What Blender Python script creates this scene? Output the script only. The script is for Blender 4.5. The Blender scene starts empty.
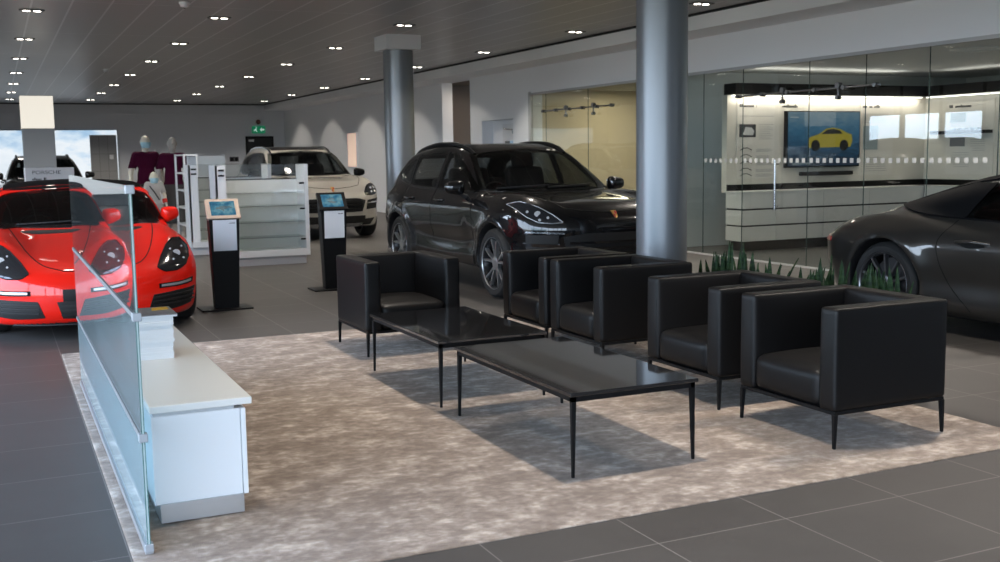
# showroom lounge: tables and armchairs on a rug, cars around
SKY = 13.; EXPO = 0.; E_LED = 11; E_IN = 32; E_BEI = 60; E_UP = 9; SCREEN = .42; PANEL = 1.; CREAM = .78
def E_SPOT(x, y):
    if x < 1: return 70. if y < 16 else 220.
    if x > 7: return 540. if y < 16 else 240.
    return 380. if y < 9 else 300. if y > 16 else 230.
import bpy, bmesh, math, random
import numpy as np
from mathutils import Vector, Matrix
random.seed(7)
PI = math.pi
C = bpy.context.scene.collection
SC = bpy.context.scene

# ------------------------------------------------------------------ materials
MATS = {}
def mat(name, col, rough=.5, metal=0., emit=None, estr=0., spec=.5, coat=0., alpha=1., trans=0., ior=1.45, sheen=0.):
    if name in MATS: return MATS[name]
    m = bpy.data.materials.new(name); m.use_nodes = True
    b = m.node_tree.nodes['Principled BSDF']
    b.inputs['Base Color'].default_value = (*col, 1)
    b.inputs['Roughness'].default_value = rough
    b.inputs['Metallic'].default_value = metal
    b.inputs['Specular IOR Level'].default_value = spec
    b.inputs['Coat Weight'].default_value = coat
    b.inputs['Coat Roughness'].default_value = .03
    b.inputs['Alpha'].default_value = alpha
    b.inputs['Transmission Weight'].default_value = trans
    b.inputs['IOR'].default_value = ior
    b.inputs['Sheen Weight'].default_value = sheen
    if emit:
        b.inputs['Emission Color'].default_value = (*emit, 1); b.inputs['Emission Strength'].default_value = estr
    MATS[name] = m
    return m
def nodes(m): return m.node_tree.nodes, m.node_tree.links, m.node_tree.nodes['Principled BSDF']
def ramp(N, stops):
    r = N.new('ShaderNodeValToRGB'); e = r.color_ramp.elements
    e[0].position, e[0].color = stops[0][0], (*stops[0][1], 1)
    e[1].position, e[1].color = stops[-1][0], (*stops[-1][1], 1)
    for p, c in stops[1:-1]:
        k = e.new(p); k.color = (*c, 1)
    return r
def math_node(N, L, op, a, b=None, c=None):
    n = N.new('ShaderNodeMath'); n.operation = op
    for i, v in enumerate((a, b, c)):
        if v is None: continue
        if hasattr(v, 'links') or isinstance(v, bpy.types.NodeSocket): L.new(v, n.inputs[i])
        else: n.inputs[i].default_value = v
    return n.outputs[0]
def noise(N, L, vec, scale, detail=4, rough=.55):
    n = N.new('ShaderNodeTexNoise'); n.inputs['Scale'].default_value = scale; n.inputs['Detail'].default_value = detail
    n.inputs['Roughness'].default_value = rough
    if vec is not None: L.new(vec, n.inputs['Vector'])
    return n.outputs['Fac']
def bump(N, L, b, h, strength, dist=.01):
    n = N.new('ShaderNodeBump'); n.inputs['Strength'].default_value = strength; n.inputs['Distance'].default_value = dist
    L.new(h, n.inputs['Height']); L.new(n.outputs[0], b.inputs['Normal'])

def glass(name, tint, refl_ior=1.5, opacity=0., haze=(1, 1, 1), rough=0.):
    """thin architectural pane: fresnel reflection over a tinted clear (or partly frosted) pane"""
    if name in MATS: return MATS[name]
    m = bpy.data.materials.new(name); m.use_nodes = True
    N, L = m.node_tree.nodes, m.node_tree.links; N.clear()
    out = N.new('ShaderNodeOutputMaterial'); mix = N.new('ShaderNodeMixShader')
    fr = N.new('ShaderNodeFresnel'); ge = N.new('ShaderNodeNewGeometry')
    L.new(math_node(N, L, 'MULTIPLY_ADD', ge.outputs['Backfacing'], 1 / refl_ior - refl_ior, refl_ior), fr.inputs['IOR'])   # same reflectance on both faces of the pane
    tr = N.new('ShaderNodeBsdfTransparent'); tr.inputs[0].default_value = (*tint, 1)
    gl = N.new('ShaderNodeBsdfGlossy'); gl.inputs['Roughness'].default_value = rough
    src = tr.outputs[0]
    if opacity:
        df = N.new('ShaderNodeBsdfDiffuse'); df.inputs[0].default_value = (*haze, 1)
        tl = N.new('ShaderNodeBsdfTranslucent'); tl.inputs[0].default_value = (*haze, 1)
        a = N.new('ShaderNodeMixShader'); a.inputs[0].default_value = .4
        L.new(df.outputs[0], a.inputs[1]); L.new(tl.outputs[0], a.inputs[2])
        m2 = N.new('ShaderNodeMixShader'); m2.inputs[0].default_value = opacity
        L.new(tr.outputs[0], m2.inputs[1]); L.new(a.outputs[0], m2.inputs[2]); src = m2.outputs[0]
    L.new(fr.outputs[0], mix.inputs[0]); L.new(src, mix.inputs[1]); L.new(gl.outputs[0], mix.inputs[2])
    L.new(mix.outputs[0], out.inputs[0])
    MATS[name] = m
    return m

# ------------------------------------------------------------------ objects
def empty(name, loc=(0, 0, 0), rz=0., label=None, cat=None, group=None):
    o = bpy.data.objects.new(name, None); C.objects.link(o); o.location = loc; o.rotation_euler = (0, 0, rz)
    o.empty_display_size = .1
    tag(o, label, cat, group)
    return o
def tag(o, label=None, cat=None, group=None, kind=None):
    if label: o['label'] = label
    if cat: o['category'] = cat
    if group: o['group'] = group
    if kind: o['kind'] = kind
    return o
def link(name, me, mats, parent=None, smooth=None):
    o = bpy.data.objects.new(name, me); C.objects.link(o)
    for m in (mats if isinstance(mats, (list, tuple)) else [mats]): me.materials.append(m)
    if parent: o.parent = parent
    if smooth is not None:
        me.polygons.foreach_set('use_smooth', [True] * len(me.polygons)); me.set_sharp_from_angle(angle=math.radians(smooth))
    return o
def obj(name, bm, mats, parent=None, smooth=None, recalc=True):
    if recalc: bmesh.ops.recalc_face_normals(bm, faces=bm.faces)
    me = bpy.data.meshes.new(name); bm.to_mesh(me); bm.free()
    return link(name, me, mats, parent, smooth)
def struct(name, bm, mats, parent=None, smooth=None):
    o = obj(name, bm, mats, parent, smooth)
    if parent is None: o['kind'] = 'structure'
    return o
def dup(o, parent=None):
    c = o.copy(); C.objects.link(c); c.parent = parent
    for ch in list(o.children): dup(ch, c)
    return c

# ------------------------------------------------------------------ shapes (all add to a bmesh)
def BM(): return bmesh.new()
def box(bm, x0, x1, y0, y1, z0, z1, bev=0., seg=2, mi=0):
    r = bmesh.ops.create_cube(bm, size=1)
    vs = r['verts']
    for v in vs:
        v.co = Vector(((x0 + x1) / 2 + v.co.x * (x1 - x0), (y0 + y1) / 2 + v.co.y * (y1 - y0), (z0 + z1) / 2 + v.co.z * (z1 - z0)))
    fs = {f for v in vs for f in v.link_faces}
    for f in fs: f.material_index = mi
    if bev:
        es = list({e for v in vs for e in v.link_edges})
        bmesh.ops.bevel(bm, geom=es, offset=bev, segments=seg, affect='EDGES', profile=.5)
    return bm
def soft_box(bm, x0, x1, y0, y1, z0, z1, r, bulge=None, n=9, xf=None):
    """rounded box on a dense cage; bulge = (axis, sign, amount) list swells single faces"""
    h = Vector(((x1 - x0) / 2, (y1 - y0) / 2, (z1 - z0) / 2)); c = Vector(((x0 + x1) / 2, (y0 + y1) / 2, (z0 + z1) / 2))
    t = bmesh.new(); bmesh.ops.create_cube(t, size=2)
    bmesh.ops.subdivide_edges(t, edges=t.edges[:], cuts=n, use_grid_fill=True)
    for v in t.verts:
        u = v.co.copy(); p = Vector([0, 0, 0])
        for i in range(3):
            # concentrate the cage near the corners
            a = abs(u[i]); a = min(1, a); q = 1 - (1 - a) ** 1.0
            p[i] = math.copysign(q, u[i]) * h[i] if a > .999 else math.copysign(1, u[i]) * h[i] * math.sin(a * PI / 2) ** .8
        q = Vector([max(-(h[i] - r), min(h[i] - r, p[i])) for i in range(3)])
        d = p - q
        if d.length > 1e-7: p = q + d.normalized() * r
        if bulge:
            for ax, sg, am in bulge:
                o1, o2 = [i for i in range(3) if i != ax]
                if p[ax] * sg > h[ax] - r * 1.01:
                    w = max(0, 1 - (p[o1] / h[o1]) ** 2) * max(0, 1 - (p[o2] / h[o2]) ** 2)
                    p[ax] += sg * am * w ** .6
        v.co = p + c if xf is None else xf @ (p + c)
    me = bpy.data.meshes.new('t'); t.to_mesh(me); t.free(); bm.from_mesh(me); bpy.data.meshes.remove(me)
    return bm
def frustum(bm, p0, p1, r0, r1, n=12, caps=True):
    p0, p1 = Vector(p0), Vector(p1); d = (p1 - p0).normalized()
    a = d.orthogonal().normalized(); b = d.cross(a)
    A = [bm.verts.new(p0 + (a * math.cos(t) + b * math.sin(t)) * r0) for t in [2 * PI * i / n for i in range(n)]]
    B = [bm.verts.new(p1 + (a * math.cos(t) + b * math.sin(t)) * r1) for t in [2 * PI * i / n for i in range(n)]]
    for i in range(n): bm.faces.new((A[i], A[(i + 1) % n], B[(i + 1) % n], B[i]))
    if caps: bm.faces.new(A[::-1]); bm.faces.new(B)
    return bm
def lathe(bm, prof, n=32, origin=(0, 0, 0), axis='Z', caps=True):
    """prof: (radius, height) list"""
    O = Vector(origin); rings = []
    for r, h in prof:
        ring = []
        for i in range(n):
            t = 2 * PI * i / n; c, s = r * math.cos(t), r * math.sin(t)
            p = {'Z': (c, s, h), 'X': (h, c, s), 'Y': (s, h, c)}[axis]
            ring.append(bm.verts.new(O + Vector(p)))
        rings.append(ring)
    for a, b in zip(rings, rings[1:]):
        for i in range(n):
            try: bm.faces.new((a[i], a[(i + 1) % n], b[(i + 1) % n], b[i]))
            except ValueError: pass
    if caps and prof[0][0] > 1e-6: bm.faces.new(rings[0][::-1])
    if caps and prof[-1][0] > 1e-6: bm.faces.new(rings[-1])
    bmesh.ops.remove_doubles(bm, verts=bm.verts[:], dist=1e-6)
    return bm
def tube(bm, pts, r, n=8, closed=False, taper=None):
    pts = [Vector(p) for p in pts]; m = len(pts); rings = []
    for i, p in enumerate(pts):
        d = (pts[(i + 1) % m] - pts[i - 1]) if closed else (pts[min(i + 1, m - 1)] - pts[max(i - 1, 0)])
        d.normalize()
        up = Vector((0, 0, 1)) if abs(d.z) < .9 else Vector((1, 0, 0))
        a = d.cross(up).normalized(); b = a.cross(d)
        rr = r if taper is None else taper[i]
        rings.append([bm.verts.new(p + (a * math.cos(2 * PI * k / n) + b * math.sin(2 * PI * k / n)) * rr) for k in range(n)])
    for i in range(m if closed else m - 1):
        A, B = rings[i], rings[(i + 1) % m]
        for k in range(n): bm.faces.new((A[k], A[(k + 1) % n], B[(k + 1) % n], B[k]))
    if not closed: bm.faces.new(rings[0][::-1]); bm.faces.new(rings[-1])
    return bm
def prism(bm, pts, z0, z1, plane='XY', mi=0):
    """extrude a polygon; plane XY -> along Z, XZ -> along Y, YZ -> along X"""
    f = {'XY': lambda a, b, c: (a, b, c), 'XZ': lambda a, b, c: (a, c, b), 'YZ': lambda a, b, c: (c, a, b)}[plane]
    A = [bm.verts.new(f(a, b, z0)) for a, b in pts]; B = [bm.verts.new(f(a, b, z1)) for a, b in pts]
    n = len(pts); F = [bm.faces.new(A[::-1]), bm.faces.new(B)]
    for i in range(n): F.append(bm.faces.new((A[i], A[(i + 1) % n], B[(i + 1) % n], B[i])))
    for q in F: q.material_index = mi
    return bm
def text_obj(name, txt, size, loc, rot, m, parent=None, ext=.001, width=None):
    cu = bpy.data.curves.new(name, 'FONT'); cu.body = txt; cu.size = size; cu.extrude = ext
    cu.align_x = 'LEFT'; cu.align_y = 'CENTER'
    t = bpy.data.objects.new(name, cu); C.objects.link(t)
    bpy.context.view_layer.update()
    me = bpy.data.meshes.new_from_object(t.evaluated_get(bpy.context.evaluated_depsgraph_get()))
    bpy.data.objects.remove(t)
    if width:
        xs = [v.co.x for v in me.vertices]; k = width / (max(xs) - min(xs))
        for v in me.vertices: v.co.x *= k
    o = link(name, me, m, parent); o.location = loc; o.rotation_euler = rot
    return o

# ------------------------------------------------------------------ implicit surfaces (vehicle bodies, figures)
def smax(a, b, k):
    h = np.maximum(k - np.abs(a - b), 0) / k
    return np.maximum(a, b) + h * h * k * .25
def smin(a, b, k): return -smax(-a, -b, k)
class Spl:
    """smooth 1-D profile through control points"""
    def __init__(s, pts, sm=5, n=600):
        x = np.array([p[0] for p in pts], float); y = np.array([p[1] for p in pts], float)
        m = np.gradient(y, x)
        d = np.diff(y) / np.diff(x)
        for i in range(1, len(x) - 1):
            m[i] = 0 if d[i - 1] * d[i] <= 0 else 2 * d[i - 1] * d[i] / (d[i - 1] + d[i])
        m[0], m[-1] = d[0], d[-1]
        X = np.linspace(x[0], x[-1], n); k = np.clip(np.searchsorted(x, X) - 1, 0, len(x) - 2)
        h = x[k + 1] - x[k]; t = (X - x[k]) / h
        Y = (2*t**3 - 3*t**2 + 1)*y[k] + (t**3 - 2*t**2 + t)*h*m[k] + (-2*t**3 + 3*t**2)*y[k+1] + (t**3 - t**2)*h*m[k+1]
        if sm:
            w = np.hanning(2 * sm + 3); w /= w.sum()
            Y = np.convolve(np.pad(Y, sm + 1, mode='edge'), w, mode='valid')
        s.X, s.Y = X, Y; s.G = np.gradient(Y, X)
    def __call__(s, v): return np.interp(v, s.X, s.Y)
    def slope(s, v): return np.interp(v, s.X, s.G)
def poly_sd(px, py, poly):
    """signed distance to a 2-D polygon (negative inside)"""
    d = np.full(np.broadcast(px, py).shape, 1e9); ins = np.zeros(d.shape, bool); n = len(poly)
    for i in range(n):
        ax, ay = poly[i]; bx, by = poly[(i + 1) % n]
        ex, ey = bx - ax, by - ay; wx, wy = px - ax, py - ay
        t = np.clip((wx * ex + wy * ey) / (ex * ex + ey * ey + 1e-12), 0, 1)
        d = np.minimum(d, (wx - ex * t) ** 2 + (wy - ey * t) ** 2)
        c = (ay <= py) != (by <= py)
        xi = ax + (py - ay) / (by - ay if abs(by - ay) > 1e-12 else 1e-12) * ex
        ins ^= c & (px < xi)
    d = np.sqrt(d)
    return np.where(ins, -d, d)
def surface_nets(fn, lo, hi, h, newton=3):
    """polygonise fn(x,y,z)<=0; returns verts, quads"""
    lo = np.array(lo, float); n = np.ceil((np.array(hi) - lo) / h).astype(int) + 1
    ax = [lo[i] + h * np.arange(n[i]) for i in range(3)]
    X, Y, Z = ax[0][:, None, None], ax[1][None, :, None], ax[2][None, None, :]
    F = np.broadcast_to(fn(X, Y, Z), tuple(n)).astype(np.float64)
    S = F < 0
    cs = np.zeros(tuple(n - 1), int)
    for a in (0, 1):
        for b in (0, 1):
            for c in (0, 1): cs += S[a:n[0]-1+a, b:n[1]-1+b, c:n[2]-1+c]
    act = (cs > 0) & (cs < 8); idx = np.argwhere(act)
    vid = -np.ones(act.shape, int); vid[act] = np.arange(len(idx))
    P = np.zeros((len(idx), 3)); cnt = np.zeros(len(idx))
    corners = [(a, b, c) for a in (0, 1) for b in (0, 1) for c in (0, 1)]
    for i, ca in enumerate(corners):
        for cb in corners[i+1:]:
            if sum(abs(p - q) for p, q in zip(ca, cb)) != 1: continue
            A = idx + ca; B = idx + cb
            fa = F[A[:, 0], A[:, 1], A[:, 2]]; fb = F[B[:, 0], B[:, 1], B[:, 2]]
            k = (fa < 0) != (fb < 0); t = np.where(k, fa / np.where(k, fa - fb, 1), 0)
            P[k] += (A + (B - A) * t[:, None])[k]; cnt[k] += 1
    P = lo + h * P / cnt[:, None]; P0 = P.copy()
    e = h * .05
    for _ in range(newton):
        f = fn(P[:, 0], P[:, 1], P[:, 2]); G = np.zeros_like(P)
        for i in range(3):
            q = P.copy(); q[:, i] += e; r = P.copy(); r[:, i] -= e
            G[:, i] = (fn(q[:, 0], q[:, 1], q[:, 2]) - fn(r[:, 0], r[:, 1], r[:, 2])) / (2 * e)
        P = P - (f / np.maximum((G ** 2).sum(1), .05))[:, None] * G
        d = P - P0; l = np.linalg.norm(d, axis=1); k = np.minimum(1, .7 * h / np.maximum(l, 1e-9)); P = P0 + d * k[:, None]
    Q = []
    for d in range(3):
        sl = [slice(0, n[i] - (1 if i == d else 0)) for i in range(3)]
        s2 = list(sl); s2[d] = slice(1, n[d])
        a, b = S[tuple(sl)], S[tuple(s2)]
        E = np.argwhere(a != b); sa = a[E[:, 0], E[:, 1], E[:, 2]]
        u, v = (d + 1) % 3, (d + 2) % 3
        ok = (E[:, u] > 0) & (E[:, v] > 0) & (E[:, u] < n[u] - 1) & (E[:, v] < n[v] - 1); E = E[ok]; sa = sa[ok]
        def g(du, dv):
            q = E.copy(); q[:, u] -= du; q[:, v] -= dv; return vid[q[:, 0], q[:, 1], q[:, 2]]
        q = np.stack([g(1, 1), g(0, 1), g(0, 0), g(1, 0)], 1)
        q[~sa] = q[~sa][:, ::-1]
        Q.append(q)
    return P, np.concatenate(Q)
def np_mesh(name, P, Q, mi=None):
    me = bpy.data.meshes.new(name)
    me.vertices.add(len(P)); me.vertices.foreach_set('co', P.astype(np.float32).ravel())
    me.loops.add(Q.size); me.loops.foreach_set('vertex_index', Q.astype(np.int32).ravel())
    me.polygons.add(len(Q)); me.polygons.foreach_set('loop_start', np.arange(0, Q.size, Q.shape[1], dtype=np.int32))
    if mi is not None: me.polygons.foreach_set('material_index', mi.astype(np.int32))
    me.update(calc_edges=True); me.validate()
    return me
# ------------------------------------------------------------------ cars
class Car:
    def __init__(c, **k):
        c.__dict__.update(k)
        for n in ('plan', 'inset', 'top', 'bot', 'nose', 'tail', 'gplan', 'roof'): setattr(c, n, Spl(getattr(c, n), sm=getattr(c, 'smo', 6)))
        c.cache = {}
    def parts(c, x, s, z):
        ax = np.abs(x)
        W = c.plan(s) - c.inset(z)
        for sa, fl, wd in c.flares:
            r = np.sqrt((s - sa) ** 2 + (z - c.rw) ** 2)
            W = W + fl * np.exp(-((r - c.ra - .03) / wd) ** 2)
        if getattr(c, 'dents', None):
            for s0, z0, ws, wz, am in c.dents: W = W - am * np.exp(-((s - s0) / ws) ** 2 - ((z - z0) / wz) ** 2)
        d_side = ax - W
        T = c.top(s) - c.crown * ax ** 2
        for bmp in c.bumps: T = T + bmp[0](s) * np.exp(-((ax - bmp[1]) / bmp[2]) ** 2)
        d_top = (z - T) / np.sqrt(1 + np.minimum(c.top.slope(s) ** 2, 4))
        q = np.minimum(ax / c.hw, 1.15)
        d_nose = (c.nose(z) + c.kn * q ** c.pn - s) * .82
        d_tail = (s - (c.L - c.tail(z) - c.kt * q ** c.pt)) * .82
        low = smax(smax(d_side, d_top, c.ks), smax(d_nose, d_tail, .05), c.ke)
        low = smax(low, c.bot(s) - z, .06)
        zz = np.maximum(z - c.zb, -.1)
        Wg = c.gplan(s) - c.tum * zz - c.tum2 * zz ** 2
        g_side = (ax - Wg) * .94
        w = np.tanh((c.smid - s) / .5)
        s2 = s - c.kc * ax ** 2 * w
        g_top = (z + c.rcrown * ax ** 2 - c.roof(s2)) / np.sqrt(1 + np.minimum(c.roof.slope(s2) ** 2, 6))
        g = smax(g_side, g_top, c.kg)
        g = smax(g, c.zb - .15 - z, .05)
        return low, g
    def solid(c, x, s, z):
        low, g = c.parts(x, s, z); d = smin(low, g, c.kj)
        if getattr(c, 'cuts', None):
            for f in c.cuts: d = smax(d, -f(x, s, z), .03)
        for sa in c.axles:
            r = np.sqrt((s - sa) ** 2 + (z - c.rw) ** 2)
            d = smax(d, -np.maximum(r - c.ra, .52 - np.abs(x)), .02)
        return d
    def hollow(c, x, s, z):
        low, g = c.parts(x, s, z)
        inner = np.maximum(np.maximum(g, smax(low, .0 * x + c.zfloor - z, .01) if False else g) + .045, c.zfloor - z)
        inner = np.maximum(inner, np.maximum(c.cab[0] - s, s - c.cab[1]))
        cut = inner
        ax = np.abs(x)
        for poly in c.side_win: cut = np.minimum(cut, np.maximum(poly_sd(s, z, poly), .35 - ax))
        if c.front_win: cut = np.minimum(cut, np.maximum(poly_sd(x, z, c.front_win), s - c.smid))
        if c.rear_win: cut = np.minimum(cut, np.maximum(poly_sd(x, z, c.rear_win), c.smid + .3 - s))
        return cut
    def full(c, x, s, z): return np.maximum(c.solid(x, s, z), -c.hollow(x, s, z))
    def body(c, root, paint, h=.022):
        P, Q = surface_nets(c.full, (-1.12, -.08, .08), (1.12, c.L + .08, c.H + .06), h)
        F = P[Q].mean(1); x, s, z = F.T
        sd = c.solid(x, s, z)
        mi = np.where(sd < -.012, 1, 0)
        arch = np.zeros(len(F), bool)
        for sa in c.axles: arch |= (np.sqrt((s - sa) ** 2 + (z - c.rw) ** 2) < c.ra + .006) & (np.abs(x) < c.hw + .1)
        mi[arch] = 2; mi[z < c.bot(s) + .02] = 2
        if getattr(c, 'clad', None) is not None: mi[(z < c.clad(s)) & (mi == 0)] = 2
        P2 = P.copy(); P2[:, 1] -= c.L / 2
        o = link('body', np_mesh('body', P2, Q, mi), [paint, MATS['cabin trim'], MATS['black plastic']], root, 38)
        return o
    # surface patches: the outline is given in a 2-D view and laid onto the body
    def hit(c, a, b, view):
        a, b = np.asarray(a, float), np.asarray(b, float)
        if view == 'front': f = lambda t: (a, t, b); t0, t1 = -.2, c.L * .75
        elif view == 'rear': f = lambda t: (a, c.L + .2 - t, b); t0, t1 = 0, c.L * .75
        elif view == 'left': f = lambda t: (-1.3 + t, a, b); t0, t1 = 0, 1.29
        elif view == 'right': f = lambda t: (1.3 - t, a, b); t0, t1 = 0, 1.29
        elif view == 'top': f = lambda t: (a, b, 2.2 - t); t0, t1 = 0, 1.9
        ts = np.linspace(t0, t1, 150)
        best = np.full(a.shape, t1)
        found = np.zeros(a.shape, bool)
        for k in range(1, len(ts)):
            p = f(ts[k] + 0 * a); d = c.solid(*p)
            new = (d < 0) & ~found; best[new] = ts[k]; found |= new
        lo, hi = best - (ts[1] - ts[0]), best
        for _ in range(22):
            m = (lo + hi) / 2; d = c.solid(*f(m)); i = d < 0
            hi = np.where(i, m, hi); lo = np.where(i, lo, m)
        p = f(hi); return np.stack([np.broadcast_to(q, a.shape) for q in p], -1)
    def normal(c, P):
        e = .004; G = np.zeros_like(P)
        for i in range(3):
            q = P.copy(); q[..., i] += e; r = P.copy(); r[..., i] -= e
            G[..., i] = c.solid(*np.moveaxis(q, -1, 0)) - c.solid(*np.moveaxis(r, -1, 0))
        return G / np.maximum(np.linalg.norm(G, axis=-1, keepdims=True), 1e-9)
    def patch(c, name, A, B, view, m, root, off=.004, nu=24, nv=8, curved=True, thick=.012, deep=0.):
        """sheet between border curves A (lower) and B (upper), hugging the body"""
        def res(pts):
            pts = np.array(pts, float)
            if len(pts) == 1: return np.repeat(pts, nu, 0)
            l = np.r_[0, np.cumsum(np.linalg.norm(np.diff(pts, axis=0), axis=1))]; l /= l[-1]; u = np.linspace(0, 1, nu)
            if curved and len(pts) > 2: return np.stack([Spl(list(zip(l, pts[:, i])), sm=3)(u) for i in (0, 1)], 1)
            return np.stack([np.interp(u, l, pts[:, i]) for i in (0, 1)], 1)
        a, b = res(A), res(B); v = np.linspace(0, 1, nv)[:, None, None]
        G = a[None] * (1 - v) + b[None] * v
        P = c.hit(G[..., 0], G[..., 1], view); Nn = c.normal(P)
        T = P + Nn * off; U = P - Nn * (thick - off if not deep else deep)
        V = np.concatenate([T.reshape(-1, 3), U.reshape(-1, 3)]); V[:, 1] -= c.L / 2
        k = lambda i, j, w=0: w * nu * nv + i * nu + j
        Q = [(k(i, j), k(i, j + 1), k(i + 1, j + 1), k(i + 1, j)) for i in range(nv - 1) for j in range(nu - 1)]
        rim = [(0, j) for j in range(nu)] + [(i, nu - 1) for i in range(1, nv)] + [(nv - 1, j) for j in range(nu - 2, -1, -1)] + [(i, 0) for i in range(nv - 2, 0, -1)]
        for p, q in zip(rim, rim[1:] + rim[:1]): Q.append((k(*q), k(*p), k(*p, 1), k(*q, 1)))
        me = np_mesh(name, V, np.array(Q))
        bm = BM(); bm.from_mesh(me); bpy.data.meshes.remove(me)
        bmesh.ops.remove_doubles(bm, verts=bm.verts[:], dist=1e-5)
        bmesh.ops.recalc_face_normals(bm, faces=bm.faces)
        # face outwards
        if bm.faces:
            f = max(bm.faces, key=lambda f: f.calc_area()); ctr = f.calc_center_median()
            p = np.array([[ctr.x, ctr.y + c.L / 2, ctr.z]]); n = c.normal(p)[0]
            if f.normal.dot(Vector(n)) < 0: bmesh.ops.reverse_faces(bm, faces=bm.faces)
        return obj(name, bm, m, root, 50, recalc=False)
    def line(c, name, pts, view, w, m, root, off=.002, nu=40):
        pts = np.array(pts, float); l = np.r_[0, np.cumsum(np.linalg.norm(np.diff(pts, axis=0), axis=1))]; l /= l[-1]
        u = np.linspace(0, 1, nu)
        p = np.stack([Spl(list(zip(l, pts[:, i])), sm=2)(u) for i in (0, 1)], 1) if len(pts) > 2 else np.stack([np.interp(u, l, pts[:, i]) for i in (0, 1)], 1)
        d = np.gradient(p, axis=0); d /= np.linalg.norm(d, axis=1, keepdims=True); nrm = np.stack([-d[:, 1], d[:, 0]], 1)
        return c.patch(name, p - nrm * w / 2, p + nrm * w / 2, view, m, root, off, nu, 2, False, .006)
    def at(c, x, s, z): return Vector((x, s - c.L / 2, z))

def wheel(root, c, side, sa, rimm, style='double', nsp=5, tr=None):
    """tyre with rim, spokes and brake disc; axis along X"""
    R, w, rr = c.rw, c.tw, c.rr
    xo = side * (c.xw)
    y = sa - c.L / 2
    prof = [(rr - .012, -w/2 + .012), (rr + .01, -w/2), (R - .035, -w/2 - .004), (R - .008, -w/2 + .02), (R, -w/2 + .05), (R, w/2 - .05), (R - .008, w/2 - .02), (R - .035, w/2 + .004), (rr + .01, w/2), (rr - .012, w/2 - .012)]
    bm = BM(); lathe(bm, prof, 48, (xo - side * w / 2, y, R), 'X', False)
    t = obj('wheel', bm, MATS['tyre rubber'], root, 35)
    bm = BM(); xf = w / 2 * side   # outer face direction
    O = (xo - side * w / 2, y, R)
    s_ = side
    lathe(bm, [(rr - .02, -s_*w*.45), (rr - .03, -s_*w*.1), (rr - .02, s_*(w*.5 - .03)), (rr - .002, s_*(w*.5 - .008)), (rr + .006, s_*(w*.5)), (rr + .008, s_*(w*.5 - .012)), (rr - .01, -s_*w*.45)], 48, O, 'X', False)
    obj('rim_barrel', bm, MATS['rim black'], t, 35); bm = BM()
    def sp(ang, w0, w1, d0=.055, d1=rr - .008, twist=0.):
        ca, sn = math.cos(ang), math.sin(ang); c2, s2 = math.cos(ang + twist), math.sin(ang + twist)
        V = []
        for (d, ww, dep) in ((d0, w0, .03), ((d0 + d1) / 2, (w0 + w1) / 2, .022), (d1, w1, .014)):
            a_, b_ = (ca, sn) if d == d0 else ((ca + c2) / 2, (sn + s2) / 2) if d < d1 - 1e-6 else (c2, s2)
            for q, xx in ((-1, -.035), (-.75, 0.), (.75, 0.), (1, -.035)):
                V.append(bm.verts.new((O[0] + s_ * (w * .5 - dep + xx), O[1] + a_ * d - q * ww * b_, O[2] + b_ * d + q * ww * a_)))
        for i in (0, 4):
            for j in range(4): bm.faces.new((V[i + j], V[i + (j + 1) % 4], V[i + 4 + (j + 1) % 4], V[i + 4 + j]))
    for k in range(nsp):
        a = PI / 2 + 2 * PI * k / nsp
        if style == 'double':
            sp(a - .15, .014, .013, twist=-.10); sp(a + .15, .014, .013, twist=.10)
        elif style == 'multi':
            sp(a, .014, .012)
        else: sp(a, .03, .02)
    lathe(bm, [(rr - .006, s_*(w*.5 - .012)), (rr + .004, s_*(w*.5 + .002)), (rr + .009, s_*(w*.5 - .006))], 48, O, 'X', False)
    lathe(bm, [(.07, s_*(w*.5 - .075)), (.07, s_*(w*.5 - .03)), (.05, s_*(w*.5 - .022)), (.03, s_*(w*.5 - .024)), (0, s_*(w*.5 - .022))], 24, O, 'X', False)
    r_ = obj('rim', bm, rimm, t, 35)
    bm = BM(); lathe(bm, [(rr * .8, 0.), (rr * .8, s_ * .02), (.09, s_ * .02), (.09, s_ * .05), (0, s_ * .05)], 32, (O[0] + s_ * .01, y, R), 'X', False)
    obj('brake_disc', bm, MATS['brake steel'], t, 35)
    return t

def car_seats(c, root, xs, s0, z0, m, h=.62, w=.5):
    for x in xs:
        bm = BM()
        soft_box(bm, x - w/2, x + w/2, c.at(0, s0 - .45, 0).y, c.at(0, s0 + .08, 0).y, z0, z0 + .16, .06)
        M = Matrix.Translation(c.at(x, s0 + .02, z0 + .1)) @ Matrix.Rotation(-.32, 4, 'X')
        soft_box(bm, -w/2, w/2, -.07, .07, 0, h, .06, xf=M)
        soft_box(bm, -.14, .14, -.055, .055, h - .02, h + .2, .05, xf=M)
        obj('seat', bm, m, root, 60)
def steering(c, root, x, s, z, m):
    bm = BM(); M = Matrix.Translation(c.at(x, s, z)) @ Matrix.Rotation(math.radians(66), 4, 'X')
    tube(bm, [M @ Vector((.18 * math.cos(t), .18 * math.sin(t), 0)) for t in [2 * PI * i / 32 for i in range(32)]], .015, 8, True)
    for t in (0, PI, -PI / 2): tube(bm, [M @ Vector((0, 0, -.02)), M @ Vector((.18 * math.cos(t), .18 * math.sin(t), 0))], .016, 6)
    soft_box(bm, -.07, .07, -.06, .06, -.05, .01, .02, xf=M, n=4)
    tube(bm, [M @ Vector((0, 0, -.02)), M @ Vector((0, 0, -.35))], .03, 8)
    obj('steering_wheel', bm, m, root, 50)
def dash(c, root, s0, s1, z0, z1, w):
    bm = BM(); soft_box(bm, -w, w, c.at(0, s0, 0).y, c.at(0, s1, 0).y, z0, z1, .06); obj('dashboard', bm, MATS['cabin trim'], root, 60)
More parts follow.
